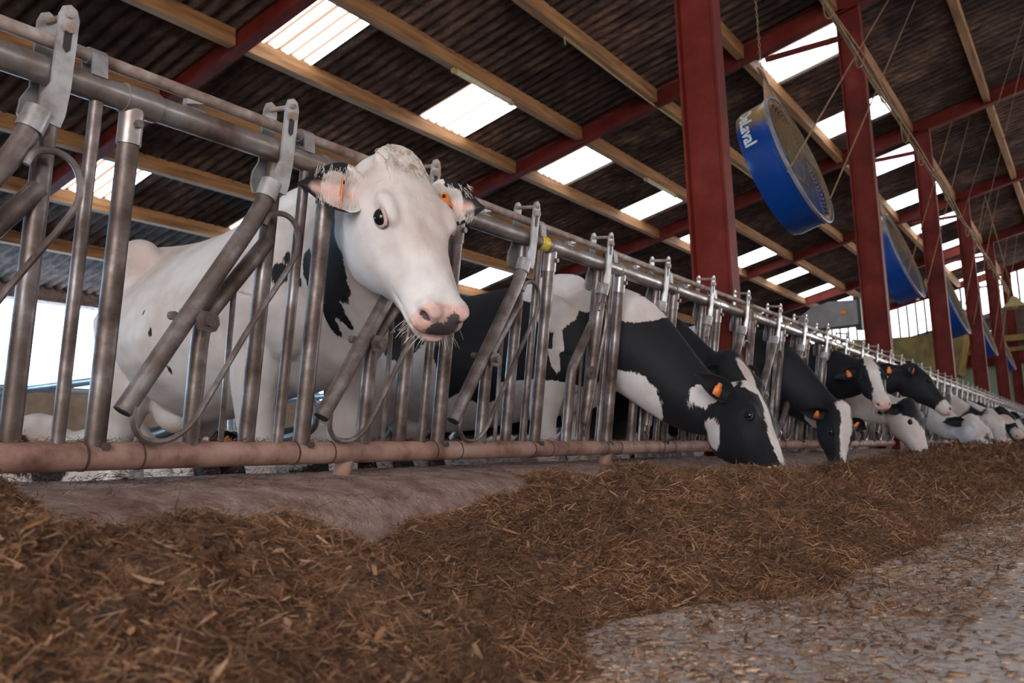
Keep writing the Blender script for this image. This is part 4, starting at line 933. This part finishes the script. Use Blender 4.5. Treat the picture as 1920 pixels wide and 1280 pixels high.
tag(MB().box((9, 5.2, STALL+.10), (9, .10, .10)).build('trim_6', M['curb'], smooth=False), 'concrete step at the front of the cubicles', kind='structure')
tag(MB().box((9, 8.0, STALL+.05), (9, 2.7, .05)).build('floor', M['stall'], smooth=False), kind='structure')

# ------------------------------------------------------------------ feed
def sst(a, b, x): t = min(1, max(0, (x-a)/(b-a))); return t*t*(3-2*t)
CREST = [(-1, -.10), (.3, -.115), (.6, -.13), (.95, -.13), (1.2, -.145), (1.45, -.225), (1.75, -.19), (2.1, -.14), (2.6, -.10), (3.1, -.105), (3.6, -.12), (4.1, -.165), (4.6, -.20), (5.4, -.20), (6.2, -.17), (7.2, -.17), (8.5, -.13), (10, -.11), (12, -.09), (15, -.10), (20, -.085), (34, -.09)]
EDGE = [(-1, .20), (.5, .40), (.95, .55), (1.1, .66), (1.35, .80), (1.7, .76), (2.0, .57), (2.8, .52), (4, .48), (6, .52), (9, .45), (14, .42), (20, .4), (34, .38)]
def lerp1(K, x):
    for (a, p), (b, q) in zip(K, K[1:]):
        if x <= b: t = sst(a, b, x); return p+(q-p)*t
    return K[-1][1]
def feed_h(x, y):
    n1 = noise.noise(V((x*1.3, y*2.2, 4.1))); n2 = noise.noise(V((x*4.3, y*5, 1.7))); n3 = noise.noise(V((x*13, y*14, 9.2))); n4 = noise.noise(V((x*38, y*38, 2.2))); n5 = noise.noise(V((x*90, y*90, 5.5)))
    cz = lerp1(CREST, x); e = lerp1(EDGE, x) + .10*noise.noise(V((x*2.2, 0, 0))) + .04*noise.noise(V((x*7, 0, 3)))
    yc = 1.28 + .08*n1; H_ = cz-FLOOR
    r = sst(e-.06, yc, y); prof = r**.85
    back = sst(yc+.08, 1.80, y); dipd = .16*sst(.85, 1.0, x)*(1-sst(2.3, 2.9, x)) + .045
    z = FLOOR + H_*prof - dipd*back
    z += .05*math.exp(-(((x-1.62)/.16)**2+((y-1.55)/.13)**2)) + .19*math.exp(-(((x-.70)/.22)**2+((y-1.76)/.22)**2)) + .05*math.exp(-(((x-3.1)/.35)**2+((y-1.9)/.12)**2))
    z -= .055*math.exp(-((x-1.38-.45*(y-1.2))/.13)**2)*sst(.75, 1.0, y)*(1-sst(1.6, 1.9, y))
    k = sst(0, .05, z-FLOOR)
    return z + k*(.036*n1 + .042*n2 + .026*n3 + .018*abs(n4)*1.3 - .012 + .006*n5) - (1-k)*.006, k
def feed():
    parts = [(-.6, 3.2, .014), (3.2, 8, .03), (8, 33, .09)]; vs = []; fs = []
    for xa, xb, st in parts:
        nx = int((xb-xa)/st); ys = np.arange(.12, 2.10, max(st, .016)); k = len(ys); o = len(vs)
        for i in range(nx+1):
            x = xa+(xb-xa)*i/nx
            for y in ys: z, _ = feed_h(x, y); vs.append((x, y, z))
        for i in range(nx):
            for j in range(k-1): a = o+i*k+j; fs.append((a, a+1, a+k+1, a+k))
    # drop cells lying under the floor or inside the curb top
    V_ = np.array(vs); keep = []
    def curbz(y): return -.40 if y < 1.77 else (-.40+(y-1.77)/.08*.25 if y < 1.85 else -.15+(y-1.85)/.15*.06)
    for f in fs:
        c = V_[list(f)].mean(0)
        if c[2] > FLOOR-.004 and c[2] > curbz(c[1])-.05: keep.append(f)
    used = sorted({i for f in keep for i in f}); mp = {a: b for b, a in enumerate(used)}
    o = link('silage_heap', [vs[i] for i in used], [tuple(mp[i] for i in f) for f in keep], M['feed'])
    tag(o, 'long brown heap of chopped silage feed along the barrier', 'feed', kind='stuff')
    return o
heap = feed()
def strands():
    r = RNG; dist = []
    def sample(n, xa, xb, len_, wid, pw=1):
        x = xa + (xb-xa)*r.random(n)**pw; y = .22 + 1.72*r.random(n); out = []
        for i in range(n):
            z, k = feed_h(x[i], y[i])
            if k < .02 and r.random() > .12: continue
            cz = -.40 if y[i] < 1.77 else (-.40+(y[i]-1.77)/.08*.25 if y[i] < 1.85 else -.15+(y[i]-1.85)/.15*.06)
            if z < cz-.01: continue
            out.append((x[i], y[i], max(z, FLOOR), len_*(.5+1.1*r.random()**2+.3*(r.random() < .04)*3), wid*(.5+1.0*r.random())))
        return out
    S = sample(90000, .15, 2.0, .026, .0015) + sample(70000, 1.7, 4.2, .034, .0024) + sample(48000, 4.0, 9, .055, .005) + sample(30000, 9, 24, .11, .011)
    # coarse leafy flakes near the camera
    S += [(a, b, c, l*.9, w*2.6) for a, b, c, l, w in sample(9000, .2, 2.6, .020, .0022)]
    for i in range(6000):
        x_ = .6+9*r.random()**1.6; y_ = 1.80+.58*r.random(); S.append((x_, y_, (-.15+(y_-1.85)/.15*.045 if y_ < 1.98 else -.105+(y_-1.98)/.3*.042)+.004, .018+.02*r.random(), .0014+.001*r.random()))
    for i in range(2500):
        S.append((.6+7*r.random()**1.4, FD+r.normal(0, .012), .035, .012+.02*r.random(), .0012))
    S = np.array(S); n = len(S); th = r.random(n)*2*PI; el = r.normal(0, .42, n); L_ = S[:, 3]/2; W = S[:, 4]/2
    d = np.stack([np.cos(th)*np.cos(el), np.sin(th)*np.cos(el), np.sin(el)], 1); rnd = r.normal(size=(n, 3)); w = np.cross(d, rnd); w /= np.linalg.norm(w, axis=1)[:, None]; u = np.cross(d, w)
    c = S[:, :3] + np.array([0, 0, 1])*(np.abs(r.normal(0, .0035, n)) + L_*np.abs(np.sin(el))*.55 + S[:, 3]*.03)[:, None]
    vs = np.empty((n, 6, 3)); bend = r.normal(0, .22, n)[:, None]*L_[:, None]
    for k, (t, ww) in enumerate(((-1, .7), (0, 1), (1, .35))):
        cen = c + d*L_[:, None]*t + (u*bend if t == 0 else 0); vs[:, 2*k] = cen - w*W[:, None]*ww; vs[:, 2*k+1] = cen + w*W[:, None]*ww
    fcs = np.array([[0, 1, 3, 2], [2, 3, 5, 4]]); F_ = (np.arange(n)[:, None, None]*6 + fcs[None]).reshape(-1, 4)
    me = bpy.data.meshes.new('silage_strands'); me.vertices.add(n*6); me.vertices.foreach_set('co', vs.astype(np.float32).ravel())
    me.loops.add(len(F_)*4); me.loops.foreach_set('vertex_index', F_.astype(np.int32).ravel()); me.polygons.add(len(F_)); me.polygons.foreach_set('loop_start', np.arange(0, len(F_)*4, 4, dtype=np.int32))
    me.update(calc_edges=True); at = me.attributes.new('rnd', 'FLOAT', 'POINT'); at.data.foreach_set('value', np.repeat(r.random(n), 6).astype(np.float32))
    me.materials.append(M['strand']); o = bpy.data.objects.new('silage_strands', me); COL.objects.link(o); o.parent = heap; o['kind'] = 'stuff'
def attr_rnd(mt):
    nt = mt.node_tree; oi = [n for n in nt.nodes if n.type == 'OBJECT_INFO'][0]; at = N(nt, 'ShaderNodeAttribute', attribute_name='rnd')
    for l in list(nt.links):
        if l.from_node == oi: nt.links.new(at.outputs['Fac'], l.to_socket)
attr_rnd(M['strand']); attr_rnd(M['chip']); strands()
def chips():
    r = RNG; n = 9000; x = .9 + 11*r.random(n)**1.7; e = np.array([lerp1(EDGE, a) for a in x]); y = e - .02 - np.abs(r.normal(0, .28, n))**1.3*1.6 - .0; y = np.where(r.random(n) < .25, -2.5+3*r.random(n), y)
    sz = (.004 + .008*r.random(n)**2)*(1+x*.10); th = r.random(n)*2*PI; vs = np.empty((n, 8, 3)); asp = .25+.5*r.random(n)
    for k, (a, b) in enumerate(((-1, -1), (1, -.6), (.8, 1), (-.7, .8))):
        px = x + (a*np.cos(th)-b*asp*np.sin(th))*sz; py = y + (a*np.sin(th)+b*asp*np.cos(th))*sz
        vs[:, k] = np.stack([px, py, FLOOR+.0015+.25*sz*(r.random(n))], 1); vs[:, k+4] = np.stack([px, py, np.full(n, FLOOR+.0003)], 1)
    fcs = np.array([[0, 1, 2, 3], [0, 4, 5, 1], [1, 5, 6, 2], [2, 6, 7, 3], [3, 7, 4, 0]]); F_ = (np.arange(n)[:, None, None]*8 + fcs[None]).reshape(-1, 4)
    me = bpy.data.meshes.new('straw_litter'); me.vertices.add(n*8); me.vertices.foreach_set('co', vs.astype(np.float32).ravel())
    me.loops.add(len(F_)*4); me.loops.foreach_set('vertex_index', F_.astype(np.int32).ravel()); me.polygons.add(len(F_)); me.polygons.foreach_set('loop_start', np.arange(0, len(F_)*4, 4, dtype=np.int32))
    me.update(calc_edges=True); at = me.attributes.new('rnd', 'FLOAT', 'POINT'); at.data.foreach_set('value', np.repeat(r.random(n), 8).astype(np.float32))
    me.materials.append(M['chip']); o = bpy.data.objects.new('straw_litter', me); COL.objects.link(o); tag(o, 'scattered straw bits and crumbs on the concrete alley', 'litter', kind='stuff')
chips()
